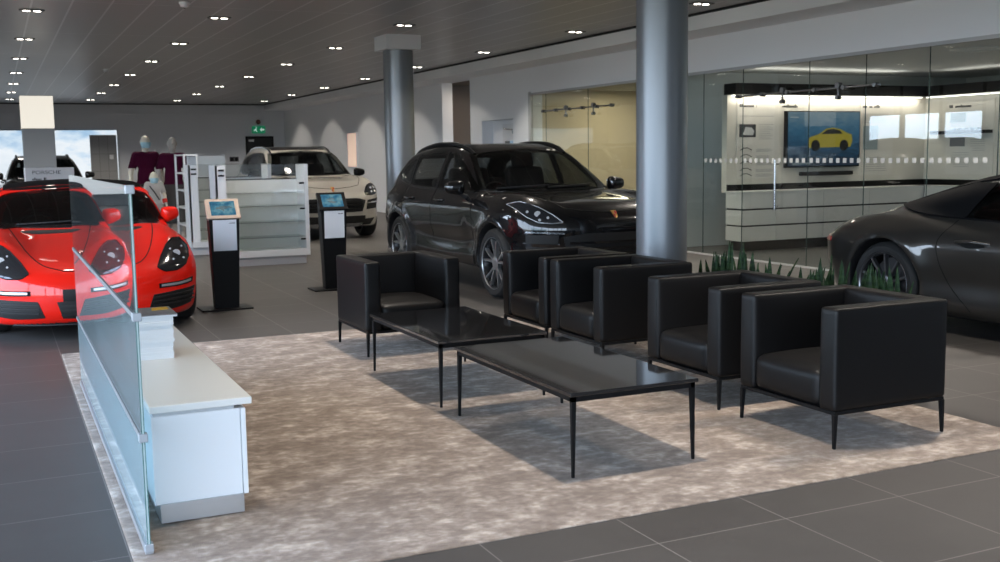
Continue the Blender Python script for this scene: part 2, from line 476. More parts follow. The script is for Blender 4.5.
def mirror(c, root, side, x, s, z, paint, wd=.22, hgt=.145, tilt=0.):
    bm = BM(); P = c.at(side * (x + wd / 2), s, z)
    M = Matrix.Translation(P) @ Matrix.Rotation(side * .22, 4, 'Z') @ Matrix.Rotation(side * tilt, 4, 'Y')
    for_sphere = bmesh.ops.create_icosphere(bm, subdivisions=4, radius=1)
    for v in for_sphere['verts']:
        p = v.co; e = lambda t, k: math.copysign(abs(t) ** k, t)
        q = Vector((e(p.x, .62) * wd / 2, e(p.y, .8) * (.075 if p.y < 0 else .055), e(p.z, .62) * hgt / 2))
        q.z *= 1 - .22 * side * q.x / (wd / 2) * 1.0 if True else 1
        v.co = M @ q
    o = obj('mirror', bm, paint, root, 60)
    bm = BM(); 
    tube(bm, [c.at(side * (x - .10), s + .01, z - hgt * .85), c.at(side * (x + .0), s + .01, z - hgt * .62), c.at(side * (x + .07), s + .01, z - hgt * .35)], .022, 8, taper=[.034, .026, .024])
    obj('mirror_arm', bm, MATS['black plastic'], o, 60)
    bm = BM(); M2 = M @ Matrix.Translation((0, .056, 0))
    soft_box(bm, -wd * .38, wd * .38, -.006, .006, -hgt * .34, hgt * .34, .006, xf=M2, n=4); obj('mirror_glass', bm, MATS['mirror silver'], o, 60)
    return o
def crest(c, root, s_hint, z, h=.075):
    """small gold shield with coloured fields on the nose"""
    w = h * .4
    sh = c.patch('emblem', [(-w * .85, z + h*.1), (-w*.6, z - h*.3), (0, z - h / 2), (w*.6, z - h*.3), (w * .85, z + h*.1)], [(-w, z + h / 2), (0, z + h * .52), (w, z + h / 2)], 'front', MATS['gold'], root, .006, 12, 6, False)
    c.patch('shield_field', [(0.08*w, z + .05*h), (w * .75, z + h * .05)], [(0.08*w, z + h * .38), (w * .8, z + h * .38)], 'front', MATS['crest red'], sh, .008, 4, 3, False)
    c.patch('shield_field', [(-w * .55, z - .3*h), (-.08*w, z - h * .42)], [(-w*.75, z), (-.08 * w, z)], 'front', MATS['crest red'], sh, .008, 4, 3, False)
    return sh
def fender(s0, s1, amp): return lambda s: amp * np.exp(-(np.abs((s - (s0 + s1) / 2) / ((s1 - s0) / 2)) ** 2.6))

def mirror_pts(p): return [(-x, z) for x, z in p]
def both(c, name, A, B, view, m, root, **k):
    """the same front/rear patch on both sides of the car"""
    a = c.patch(name, A, B, view, m, root, **k)
    b = c.patch(name, mirror_pts(A), mirror_pts(B), view, m, root, **k)
    return b, a   # left in picture (negative x), right
def sides(c, name, A, B, m, root, **k):
    return c.patch(name, A, B, 'left', m, root, **k), c.patch(name, A, B, 'right', m, root, **k)
def lens_unit(c, parent, x, z, r, m, view='front', off=.007):
    P = c.hit(np.array([x]), np.array([z]), view); n = c.normal(P)[0]; p = P[0] + n * off
    bm = BM(); O = Vector((p[0], p[1] - c.L / 2, p[2])); d = Vector(n).lerp(Vector((0, -1, 0)) if view == 'front' else Vector(n), .6).normalized()
    frustum(bm, O - d * .02, O + d * .004, r, r * .92, 16); return obj('lamp_unit', bm, m, parent, 40)

def suv(root, paint, kind, rim, interior):
    mac = kind == 'macan'
    L, Hh, wb, fo = (4.70, 1.60, 2.807, .90) if mac else (4.92, 1.67, 2.895, .92)
    k = Hh / 1.60
    c = Car(L=L, H=Hh, hw=.93 if mac else .96, rw=.358 if mac else .375, ra=.405 if mac else .42, tw=.25, rr=.262 if mac else .27, xw=.945 if mac else .965,
        axles=(fo, fo + wb),
        plan=[(-.1, .84), (.25, .90), (.9, .945), (1.5, .935), (2.2, .93), (3.2, .95), (3.8, .965), (4.3, .93), (4.75, .85), (5.1, .8)],
        inset=[(.1, .10), (.25, .05), (.42, .02), (.55, .022), (.72, .0), (.86, .0), (.98, .03), (1.06, .075), (1.2, .14)],
        top=[(-.2, .80 * k), (0, .89 * k), (.12, .945 * k), (.35, .99 * k), (.8, 1.025 * k), (1.2, 1.045 * k), (1.5, 1.06 * k), (2.2, 1.065 * k), (3.2, 1.10 * k), (4.1, 1.12 * k), (4.5, 1.08 * k), (4.7, .98 * k), (5.1, .9 * k)],
        bot=[(-.1, .24), (.3, .21), (.9, .24), (1.4, .26), (3.2, .27), (4.2, .27), (5, .34)],
        nose=[(.1, .20), (.25, .09), (.4, .045), (.55, .02), (.72, .0), (.82, .02), (.9, .08), (1.0, .2), (1.2, .5)],
        tail=[(.1, .25), (.3, .10), (.5, .03), (.7, .0), (.85, .05), (1.0, .10), (1.1, .16), (1.3, .3)],
        kn=.36, pn=3.0, kt=.38, pt=3.0,
        gplan=[(0.8, .80), (1.5, .845), (2.2, .86), (3.2, .86), (4.0, .83), (4.7, .72), (5.0, .68)], zb=1.02 * k, tum=.30, tum2=.22,
        roof=[(-.2, .2), (.8, .78 * k), (1.25, 1.01 * k), (1.7, 1.27 * k), (2.1, 1.485 * k), (2.35, 1.555 * k), (2.7, 1.595 * k), (3.1, 1.60 * k), (3.6, 1.565 * k), (4.0, 1.50 * k), (4.3, 1.37 * k), (4.5, 1.22 * k), (4.66, 1.05 * k), (5.1, .5)] if mac else
             [(-.2, .2), (.85, .78 * k), (1.3, 1.01 * k), (1.75, 1.27 * k), (2.15, 1.485 * k), (2.4, 1.555 * k), (2.8, 1.595 * k), (3.3, 1.60 * k), (3.9, 1.57 * k), (4.3, 1.50 * k), (4.55, 1.38 * k), (4.72, 1.24 * k), (4.85, 1.05 * k), (5.3, .5)],
        smid=2.9, kc=.20, rcrown=.035, ks=.15, ke=.10, kg=.09, kj=.05, crown=.03,
        bumps=[(fender(.05, 1.45, .055), .70, .15)], flares=[(fo, .028, .09), (fo + wb, .03, .10)],
        dents=[(2.3, .50 * k, .8, .10, .030), (1.55, .62 * k, .16, .16, .015)],
        zfloor=.55, cab=(1.0, L - .35))
    c.clad = None
    b = lambda z: z * k
    bz = b(1.075)
    # glazing outlines (length, height)
    front_side = [(1.72, bz + .005), (2.62, bz + .02), (2.62, b(1.475)), (2.42, b(1.465)), (2.20, b(1.40)), (1.95, b(1.26))]
    rear_side = [(2.70, bz + .022), (3.50, bz + .04), (3.66, b(1.20)), (3.56, b(1.44)), (3.2, b(1.475)), (2.70, b(1.478))]
    quart = [(3.60, bz + .045), (3.95, bz + .09), (4.12, b(1.25)), (3.95, b(1.36)), (3.65, b(1.43)), (3.74, b(1.20))]
    c.side_win = [front_side, rear_side] + ([quart] if True else [])
    c.front_win = [(-.70, b(1.09)), (0, b(1.075)), (.70, b(1.09)), (.64, b(1.27)), (.57, b(1.45)), (.35, b(1.48)), (0, b(1.49)), (-.35, b(1.48)), (-.57, b(1.45)), (-.64, b(1.27))]
    c.rear_win = [(-.6, b(1.15)), (.6, b(1.15)), (.52, b(1.42)), (-.52, b(1.42))]
    c.body(root, paint)
    gl = MATS['car glass']; bk = MATS['gloss black']; bp = MATS['black plastic']
    c.patch('windscreen', [(-.785, b(1.085)), (-.35, b(1.065)), (0, b(1.066)), (.35, b(1.065)), (.785, b(1.085))], [(-.632, b(1.470)), (0, b(1.518)), (.632, b(1.470))], 'front', gl, root, nu=30, nv=16)
    c.patch('rear_window', [(-.64, b(1.12)), (.64, b(1.12))], [(-.55, b(1.44)), (.55, b(1.44))], 'rear', gl, root, nu=24, nv=10)
    # window surrounds, side glass
    for v in ('left', 'right'):
        c.patch('side_window', [(1.54, bz - .005), (2.66, bz + .008)], [(1.60, bz + .04), (1.92, b(1.285)), (2.22, b(1.42)), (2.44, b(1.48)), (2.66, b(1.49))], v, gl, root, nu=30, nv=10)
        c.patch('side_window', [(2.66, bz + .008), (3.56, bz + .03)], [(2.66, b(1.49)), (3.2, b(1.488)), (3.60, b(1.452))], v, gl, root, nu=26, nv=10)
        c.patch('quarter_window', [(3.56, bz + .03), (4.02, bz + .09)], [(3.60, b(1.452)), (3.85, b(1.415)), (4.14, b(1.28))], v, gl, root, nu=18, nv=8)
        c.patch('door_pillar', [(2.625, bz + .0), (2.695, bz + .0)], [(2.625, b(1.492)), (2.695, b(1.492))], v, bk, root, off=.007, nu=4, nv=12)
        c.patch('door_pillar', [(3.54, bz + .02), (3.59, bz + .02)], [(3.585, b(1.455)), (3.64, b(1.455))], v, bk, root, off=.007, nu=4, nv=12)
        c.line('window_trim', [(1.60, bz - .01), (2.6, bz + .003), (3.5, bz + .02), (4.05, bz + .085)], v, .018, MATS['gloss black'] if mac else MATS['chrome'], root, off=.006)
        c.line('door_seam', [(1.50, bz - .03), (1.47, b(.8)), (1.52, b(.42)), (1.62, b(.33))], v, .007, MATS['seam black'], root)
        c.line('door_seam', [(2.66, bz), (2.65, b(.8)), (2.66, b(.33))], v, .007, MATS['seam black'], root)
        c.line('door_seam', [(3.60, bz + .02), (3.52, b(.85)), (3.36, b(.6)), (3.25, b(.33))], v, .007, MATS['seam black'], root)
        c.patch('sill_blade', [(1.45, b(.30)), (3.15, b(.31))], [(1.45, b(.44)), (2.2, b(.45)), (3.2, b(.50))], v, bp if not mac else bk, root, off=.008, nu=30, nv=5)
        for s0 in (2.42, 3.32):
            bm = BM(); sg = -1 if v == 'left' else 1
            P = c.hit(np.array([s0 - .11, s0, s0 + .11]), np.array([b(.96)] * 3), v)
            tube(bm, [c.at(P[0][0], P[0][1], P[0][2]), c.at(P[0][0] + sg * .03, P[0][1] + .03, P[0][2]), c.at(P[1][0] + sg * .035, *P[1][1:]), c.at(P[2][0] + sg * .03, P[2][1] - .03, P[2][2]), c.at(*P[2])], .014, 8)
            obj('door_handle', bm, paint, root, 60)
        # roof rail
        bm = BM(); sg = -1 if v == 'left' else 1
        S = np.linspace(2.15, 4.05, 14); xs = .585 - .04 * ((S - 2.9)) ** 2 * .5
        P = c.hit(sg * xs, S, 'top'); h = .022 * np.sin(np.linspace(0, PI, 14)) ** .35
        tube(bm, [c.at(p[0], p[1], p[2] + hh) for p, hh in zip(P, h)], .021, 8)
        obj('roof_rail', bm, MATS['satin black'] if mac else MATS['chrome'], root, 60)
    c.line('bonnet_seam', [(-.5, .2), (-.3, .12), (0, .085), (.3, .12), (.5, .2)], 'top', .008, MATS['seam black'], root, off=.002)
    for sg in (-1, 1):
        c.line('bonnet_seam', [(sg * .5, .2), (sg * .60, .45), (sg * .67, .9), (sg * .70, 1.28)], 'top', .008, MATS['seam black'], root, off=.002)
    if mac:
        # lamps: teardrop pods with a bright rim
        A = [(.56, b(.80)), (.65, b(.79)), (.76, b(.80)), (.84, b(.85)), (.88, b(.92))]; B = [(.56, b(.805)), (.63, b(.87)), (.72, b(.945)), (.815, b(.992)), (.88, b(.965))]
        for hl, sg in zip(both(c, 'headlight', A, B, 'front', MATS['lamp black'], root, nu=22, nv=8), (1, -1)):
            pts = A + B[::-1]; pts = [(sg * x, z) for x, z in pts] + [(sg * A[0][0], A[0][1])]
            P = c.hit(np.array([p[0] for p in pts]), np.array([p[1] for p in pts]), 'front'); n = c.normal(P)
            bm = BM(); tube(bm, [c.at(*(p + q * .008)) for p, q in zip(P[:-1], n)], .005, 6, True); obj('lamp_rim', bm, MATS['lamp grey'], hl, 60)
            for x, z, r in ((.75, b(.88), .032), (.68, b(.845), .014), (.82, b(.90), .014), (.75, b(.825), .014)): lens_unit(c, hl, sg * x, z, r, MATS['lamp lens'])
        c.patch('grille', [(-.50, b(.36)), (.50, b(.36))], [(-.56, b(.66)), (-.3, b(.69)), (.3, b(.69)), (.56, b(.66))], 'front', MATS['grille black'], root, off=.004, nu=30, nv=8)
        for z in (.42, .48, .54, .60): c.line('grille_bar', [(-.50, b(z)), (.50, b(z))], 'front', .022, bk, root, off=.014)
        both(c, 'air_intake', [(.62, b(.40)), (.84, b(.42))], [(.60, b(.68)), (.86, b(.68))], 'front', MATS['grille black'], root, nu=14, nv=8)
        both(c, 'intake_blade', [(.60, b(.455)), (.86, b(.47))], [(.60, b(.475)), (.86, b(.49))], 'front', MATS['chrome dark'], root, off=.016, nu=14, nv=3)
        both(c, 'intake_blade', [(.59, b(.56)), (.87, b(.57))], [(.59, b(.59)), (.87, b(.60))], 'front', bk, root, off=.016, nu=14, nv=3)
        both(c, 'daylight_lamp', [(.55, b(.685)), (.86, b(.70))], [(.55, b(.70)), (.86, b(.715))], 'front', MATS['chrome dark'], root, off=.012, nu=14, nv=3)
        c.patch('front_splitter', [(-.7, b(.25)), (.7, b(.25))], [(-.75, b(.32)), (.75, b(.32))], 'front', bp, root, off=.012, nu=20, nv=4)
        crest(c, root, 0, b(.86), .075)
    else:
        A = [(.60, b(.75)), (.70, b(.735)), (.82, b(.75)), (.90, b(.80))]; B = [(.58, b(.80)), (.66, b(.90)), (.78, b(.94)), (.90, b(.89))]
        for hl, sg in zip(both(c, 'headlight', A, B, 'front', MATS['lamp black'], root, nu=18, nv=8), (1, -1)):
            for x, z, r in ((.74, b(.86), .022), (.82, b(.86), .022), (.74, b(.80), .020), (.82, b(.805), .020)): lens_unit(c, hl, sg * x, z, r, MATS['lamp lens'])
        c.patch('grille', [(-.54, b(.47)), (0, b(.46)), (.54, b(.47))], [(-.60, b(.66)), (-.4, b(.70)), (.4, b(.70)), (.60, b(.66))], 'front', MATS['grille black'], root, nu=30, nv=6)
        for z in (.53, .59, .64): c.line('grille_bar', [(-.53, b(z)), (.53, b(z))], 'front', .02, bk, root, off=.014)
        both(c, 'air_intake', [(.62, b(.50)), (.88, b(.52))], [(.64, b(.66)), (.90, b(.69))], 'front', MATS['grille black'], root, nu=14, nv=6)
        both(c, 'daylight_lamp', [(.62, b(.60)), (.90, b(.62))], [(.62, b(.625)), (.90, b(.645))], 'front', MATS['chrome'], root, off=.014, nu=14, nv=3)
        c.patch('lower_grille', [(-.72, b(.24)), (.72, b(.24))], [(-.85, b(.40)), (.85, b(.40))], 'front', MATS['grille black'], root, nu=30, nv=5)
        c.patch('skid_plate', [(-.5, b(.22)), (.5, b(.22))], [(-.55, b(.28)), (.55, b(.28))], 'front', MATS['chrome dark'], root, off=.014, nu=20, nv=3)
        both(c, 'lower_blade', [(.60, b(.345)), (.88, b(.36))], [(.60, b(.40)), (.90, b(.41))], 'front', paint, root, off=.014, nu=14, nv=3)
        crest(c, root, 0, b(.85), .085)
    c.patch('rear_light', [(-.86, b(.90)), (.86, b(.90))], [(-.85, b(.985)), (.85, b(.985))], 'rear', MATS['tail red'], root, nu=30, nv=5)
    if not mac: c.patch('roof_panel', [(-.52, 2.36), (0, 2.30), (.52, 2.36)], [(-.50, 4.0), (.50, 4.0)], 'top', bk, root, off=.004, nu=24, nv=16)
    # wipers on the cowl
    for x0, x1 in ((-.62, -.02), (-.05, .55)):
        P = c.hit(np.linspace(x0, x1, 6), np.linspace(b(1.085), b(1.11), 6), 'front'); n = c.normal(P)
        bm = BM(); tube(bm, [c.at(*(p + q * .018)) for p, q in zip(P, n)], .009, 6); obj('wiper', bm, bp, root, 60)
    for sg in (-1, 1): mirror(c, root, sg, .90, 1.72, b(1.115), paint if mac else MATS['satin black'], .22, .15)
    for sg in (-1, 1):
        for sa in c.axles: wheel(root, c, sg, sa, rim)
    car_seats(c, root, (-.37, .37), 2.62, .62, interior)
    bm = BM(); soft_box(bm, -.62, .62, c.at(0, 3.25, 0).y, c.at(0, 3.42, 0).y, .65, 1.18, .06); obj('rear_seat', bm, interior, root, 60)
    dash(c, root, 1.35, 1.85, .75, b(1.02), .68); steering(c, root, -.37, 1.98, b(.98), MATS['cabin trim'])
    return c

def boxster(root, paint, rim):
    L, Hh = 4.38, 1.27
    c = Car(L=L, H=Hh, hw=.88, rw=.335, ra=.375, tw=.235, rr=.245, xw=.885, axles=(.93, 3.405),
        plan=[(-.1, .84), (.3, .865), (.93, .895), (1.5, .875), (2.2, .87), (2.8, .89), (3.4, .915), (3.9, .90), (4.4, .84), (4.6, .8)],
        inset=[(.08, .09), (.2, .04), (.35, .015), (.5, .0), (.62, .0), (.72, .02), (.82, .07), (.92, .14)],
        top=[(-.2, .50), (0, .555), (.15, .60), (.4, .655), (.8, .735), (1.2, .80), (1.5, .855), (1.9, .875), (2.6, .885), (3.3, .90), (3.8, .90), (4.2, .855), (4.4, .80), (4.6, .7)],
        bot=[(-.1, .14), (.4, .12), (1.4, .13), (3, .14), (4, .16), (4.5, .26)],
        nose=[(.05, .16), (.16, .05), (.25, .01), (.36, .0), (.46, .01), (.54, .045), (.62, .14), (.75, .35)],
        tail=[(.1, .2), (.25, .07), (.45, .0), (.6, .0), (.75, .04), (.85, .12), (1, .3)],
        kn=.47, pn=2.7, kt=.36, pt=2.8,
        gplan=[(1.0, .77), (1.5, .795), (2.2, .80), (2.9, .77), (3.4, .70), (3.8, .60)], zb=.86, tum=.27, tum2=.35,
        roof=[(-.2, .1), (.9, .60), (1.35, .82), (1.65, .975), (2.0, 1.145), (2.2, 1.215), (2.4, 1.255), (2.7, 1.265), (3.0, 1.235), (3.3, 1.13), (3.6, .98), (3.9, .82), (4.6, .3)],
        smid=2.5, kc=.17, rcrown=.09, ks=.13, ke=.12, kg=.05, kj=.04, crown=.03,
        bumps=[(fender(.16, 1.5, .095), .69, .17), (fender(2.6, 4.2, .05), .74, .16)], flares=[(.93, .016, .08), (3.405, .02, .08)],
        dents=[(2.5, .45, .5, .14, .03)], zfloor=.36, cab=(1.15, 3.0))
    c.side_win = [[(1.72, .90), (2.62, .92), (2.75, 1.0), (2.55, 1.15), (2.3, 1.165), (2.05, 1.10)]]
    c.front_win = [(-.68, .885), (0, .865), (.68, .885), (.645, .98), (.60, 1.08), (.54, 1.13), (.30, 1.16), (0, 1.172), (-.30, 1.16), (-.54, 1.13), (-.60, 1.08), (-.645, .98)]
    c.rear_win = None
    c.body(root, paint, .02)
    gl = MATS['car glass']; bk = MATS['gloss black']; bp = MATS['black plastic']
    c.patch('windscreen', [(-.772, .878), (-.3, .85), (0, .848), (.3, .85), (.772, .878)], [(-.768, .89), (-.735, 1.0), (-.695, 1.09), (-.645, 1.14), (-.32, 1.18), (0, 1.192), (.32, 1.18), (.645, 1.14), (.695, 1.09), (.735, 1.0), (.768, .89)], 'front', gl, root, nu=44, nv=14)
    fr_ = c.line('windscreen_frame', [(-.775, .90), (-.745, 1.0), (-.705, 1.095), (-.645, 1.155), (-.50, 1.182), (-.25, 1.198), (0, 1.202), (.25, 1.198), (.50, 1.182), (.645, 1.155), (.705, 1.095), (.745, 1.0), (.775, .90)], 'front', .030, paint, root, off=.012, nu=90)
    c.line('windscreen_frit', [(-.70, .88), (0, .862), (.70, .88)], 'front', .026, bk, root, off=.007)
    for v in ('left', 'right'):
        c.patch('side_window', [(1.60, .885), (2.70, .905)], [(1.62, .90), (1.98, 1.115), (2.24, 1.185), (2.52, 1.17), (2.80, .98)], v, gl, root, nu=26, nv=8)
        c.line('door_seam', [(1.66, .86), (1.58, .6), (1.62, .28), (1.75, .2)], v, .006, MATS['seam black'], root)
        c.line('door_seam', [(2.66, .88), (2.72, .6), (2.6, .2)], v, .006, MATS['seam black'], root)
        c.patch('side_intake', [(2.86, .42), (3.02, .45)], [(2.78, .62), (2.95, .68)], v, bp, root, nu=8, nv=6)
    # fabric roof
    U = np.linspace(-1, 1, 21)
    hw = lambda s: np.interp(s, [2.1, 2.4, 2.8, 3.2, 3.5], [.555, .57, .575, .57, .55])
    P0 = [(u * .64, 2.10 + .12 * u * u) for u in U]; P1 = [(u * .60, 3.55 - .18 * u * u) for u in U]
    c.patch('soft_top', P0, P1, 'top', MATS['soft top fabric'], root, off=.012, nu=41, nv=26, thick=.03)
    for v in ('left', 'right'):
        c.patch('soft_top_side', [(2.72, .905), (3.45, .905)], [(2.52, 1.17), (2.8, 1.20), (3.1, 1.14), (3.45, .98)], v, MATS['soft top fabric'], root, off=.010, nu=20, nv=8)
    # bonnet
    for sg in (-1, 1):
        c.line('bonnet_seam', [(sg * .24, .13), (sg * .38, .24), (sg * .47, .45), (sg * .565, .9), (sg * .62, 1.35)], 'top', .009, MATS['seam black'], root, off=.002)
    c.line('bonnet_seam', [(-.24, .13), (0, .095), (.24, .13)], 'top', .009, MATS['seam black'], root, off=.002)
    A = [(.505, .55), (.57, .515), (.67, .515), (.765, .55), (.815, .61), (.83, .66)]; B = [(.505, .56), (.555, .635), (.625, .715), (.70, .765), (.77, .765), (.83, .69)]
    for hl, sg in zip(both(c, 'headlight', A, B, 'front', MATS['lamp black'], root, nu=26, nv=12), (1, -1)):
        P = [(sg * x, z) for x, z in (A + B[::-1])]; Q = c.hit(np.array([p[0] for p in P]), np.array([p[1] for p in P]), 'front'); n = c.normal(Q)
        bm = BM(); tube(bm, [c.at(*(p + q * .004)) for p, q in zip(Q, n)], .005, 6, True); obj('lamp_rim', bm, MATS['seam black'], hl, 60)
        for x, z, r in ((.70, .645, .034), (.655, .60, .010), (.755, .60, .010), (.65, .68, .009), (.765, .69, .010)): lens_unit(c, hl, sg * x, z, r, MATS['lamp lens'])
    both(c, 'air_intake', [(.40, .20), (.60, .19), (.80, .215)], [(.45, .335), (.62, .345), (.845, .355)], 'front', MATS['grille black'], root, off=.004, nu=22, nv=8)
    for z in (.235, .27, .305): both(c, 'intake_slat', [(.44, z), (.82, z + .01)], [(.44, z + .012), (.82, z + .022)], 'front', bp, root, off=.016, nu=14, nv=3)
    c.patch('lower_grille', [(-.27, .19), (0, .185), (.27, .19)], [(-.31, .33), (0, .335), (.31, .33)], 'front', MATS['grille black'], root, nu=24, nv=6)
    for z in (.225, .26, .295): c.line('grille_bar', [(-.28, z), (.28, z)], 'front', .012, bp, root, off=.014)
    c.patch('number_plate', [(-.26, .335), (.26, .335)], [(-.26, .43), (.26, .43)], 'front', MATS['satin black'], root, off=.02, nu=14, nv=4, thick=.035)
    both(c, 'turn_lamp', [(.52, .395), (.66, .393), (.80, .405)], [(.52, .413), (.66, .413), (.80, .425)], 'front', MATS['lamp grey'], root, off=.010, nu=16, nv=4)
    both(c, 'turn_lamp_recess', [(.50, .383), (.66, .38), (.82, .393)], [(.50, .422), (.66, .422), (.83, .436)], 'front', MATS['seam black'], root, off=.003, nu=16, nv=4)
    c.patch('front_lip', [(-.62, .115), (0, .11), (.62, .115)], [(-.64, .14), (0, .135), (.64, .14)], 'front', bp, root, off=.01, nu=20, nv=3)
    crest(c, root, 0, .52, .07)
    for x0, x1 in ((-.55, .0), (-.02, .52)):
        P = c.hit(np.linspace(x0, x1, 6), np.linspace(.875, .895, 6), 'front'); n = c.normal(P)
        bm = BM(); tube(bm, [c.at(*(p + q * .016)) for p, q in zip(P, n)], .008, 6); obj('wiper', bm, bp, root, 60)
    for sg in (-1, 1): mirror(c, root, sg, .762, 1.72, .935, paint, .16, .14, -.22)
    for sg in (-1, 1):
        for sa in c.axles: wheel(root, c, sg, sa, rim)
    car_seats(c, root, (-.36, .36), 2.55, .40, MATS['cabin trim'], .5, .46)
    dash(c, root, 1.25, 1.75, .55, .84, .64); steering(c, root, -.36, 1.86, .80, MATS['satin black'])
    bm = BM(); soft_box(bm, -.12, .12, c.at(0, 2.0, 0).y, c.at(0, 2.03, 0).y, 1.06, 1.12, .02, n=4); obj('rear_view_mirror', bm, MATS['satin black'], root, 60)
    return c

def cabriolet(root, paint, rim):
    L, Hh = 4.52, 1.30
    c = Car(L=L, H=Hh, hw=.90, rw=.348, ra=.385, tw=.30, rr=.262, xw=.915, axles=(1.02, 3.47),
        plan=[(-.1, .82), (.3, .86), (1.0, .90), (1.6, .875), (2.2, .87), (2.8, .895), (3.4, .935), (3.9, .915), (4.4, .86), (4.7, .8)],
        inset=[(.08, .08), (.2, .03), (.4, .02), (.55, .0), (.68, .0), (.78, .03), (.88, .09), (.96, .15)],
        top=[(-.2, .5), (0, .57), (.3, .66), (.8, .76), (1.3, .83), (1.6, .88), (2.6, .90), (3.2, .915), (3.6, .90), (3.9, .865), (4.2, .81), (4.42, .755), (4.55, .69), (4.7, .6)],
        bot=[(-.1, .15), (.4, .13), (3, .14), (3.8, .17), (4.6, .30)],
        nose=[(.05, .2), (.2, .05), (.36, .0), (.5, .02), (.6, .1), (.75, .35)],
        tail=[(.1, .3), (.25, .14), (.4, .05), (.55, .0), (.66, .0), (.74, .06), (.85, .2), (1, .5)],
        kn=.42, pn=2.8, kt=.36, pt=2.9,
        gplan=[(1.0, .74), (1.6, .775), (2.3, .775), (3.0, .76), (3.5, .72), (4.0, .66), (4.4, .55)], zb=.875, tum=.34, tum2=.35,
        roof=[(-.2, .1), (1.0, .62), (1.5, .86), (1.8, 1.03), (2.05, 1.18), (2.25, 1.25), (2.45, 1.275), (2.7, 1.255), (3.0, 1.19), (3.4, 1.08), (3.75, .98), (4.1, .865), (4.35, .76), (4.7, .45)],
        smid=2.6, kc=.18, rcrown=.06, ks=.14, ke=.11, kg=.12, kj=.05, crown=.03,
        bumps=[(fender(.2, 1.6, .09), .68, .17), (fender(2.75, 4.35, .055), .74, .17)], flares=[(1.02, .018, .08), (3.47, .024, .085)],
        dents=[(2.5, .45, .55, .15, .035)], zfloor=.36, cab=(1.3, 3.0))
    c.side_win = [[(1.80, .925), (2.75, .94), (2.62, 1.16), (2.4, 1.185), (2.1, 1.11)]]
    c.front_win = [(-.66, .88), (.66, .88), (.5, 1.16), (0, 1.19), (-.5, 1.16)]; c.rear_win = None
    c.body(root, paint, .022)
    gl = MATS['car glass dark']; bk = MATS['gloss black']; bp = MATS['black plastic']
    c.patch('windscreen', [(-.70, .86), (0, .84), (.70, .86)], [(-.52, 1.17), (0, 1.205), (.52, 1.17)], 'front', gl, root, nu=30, nv=12)
    U = np.linspace(-1, 1, 23)
    c.patch('soft_top', [(u * .57, 2.2 + .1 * u * u) for u in U], [(u * .60, 3.50 - .10 * u * u) for u in U], 'top', MATS['soft top fabric'], root, off=.014, nu=45, nv=30, thick=.03)
    for v in ('left', 'right'):
        c.patch('side_window', [(1.72, .90), (2.80, .92)], [(1.78, .93), (2.1, 1.125), (2.4, 1.20), (2.66, 1.17), (2.86, .96)], v, gl, root, nu=26, nv=8)
        c.patch('soft_top_side', [(2.78, .915), (3.2, .935), (3.55, .985)], [(2.60, 1.19), (2.9, 1.18), (3.2, 1.10), (3.56, 1.0)], v, MATS['soft top fabric'], root, off=.012, nu=26, nv=8)
        c.line('belt_trim', [(1.7, .893), (2.6, .91), (3.2, .93)], v, .014, bk, root, off=.010)
        c.line('door_seam', [(1.72, .885), (1.64, .6), (1.7, .3), (1.82, .21)], v, .006, MATS['seam black'], root)
        c.line('door_seam', [(2.84, .905), (2.93, .72), (2.86, .45), (2.62, .21)], v, .006, MATS['seam black'], root)
        sg = -1 if v == 'left' else 1
        # handle: recess and pull
        c.patch('handle_recess', [(2.50, .715), (2.62, .70), (2.74, .725)], [(2.50, .745), (2.62, .765), (2.74, .75)], v, MATS['seam black'], root, off=.003, nu=14, nv=5)
        P = c.hit(np.array([2.46, 2.60, 2.76]), np.array([.745, .752, .745]), v)
        bm = BM(); tube(bm, [c.at(*P[0]), c.at(P[0][0] + sg * .026, P[0][1] + .03, P[0][2]), c.at(P[1][0] + sg * .03, *P[1][1:]), c.at(P[2][0] + sg * .026, P[2][1] - .03, P[2][2]), c.at(*P[2])], .012, 8); obj('door_handle', bm, paint, root, 60)
    c.patch('rear_light', [(-.885, .665), (0, .655), (.885, .665)], [(-.875, .70), (0, .71), (.875, .70)], 'rear', MATS['tail red'], root, off=.008, nu=40, nv=5)
    c.patch('engine_grille', [(-.40, 3.75), (.40, 3.75)], [(-.42, 4.1), (.42, 4.1)], 'top', bp, root, off=.006, nu=20, nv=8)
    c.patch('rear_bumper_insert', [(-.6, .30), (.6, .30)], [(-.66, .42), (.66, .42)], 'rear', bp, root, nu=20, nv=5)
    both(c, 'headlight', [(.56, .55), (.68, .52), (.80, .58)], [(.56, .60), (.68, .73), (.80, .68)], 'front', MATS['lamp black'], root, nu=16, nv=8)
    for sg in (-1, 1): mirror(c, root, sg, .84, 1.86, .98, paint, .21, .13)
    for sg in (-1, 1):
        for sa in c.axles: wheel(root, c, sg, sa, rim, 'multi', 10)
    car_seats(c, root, (-.36, .36), 2.65, .40, MATS['cabin trim'], .5, .46)
    return c
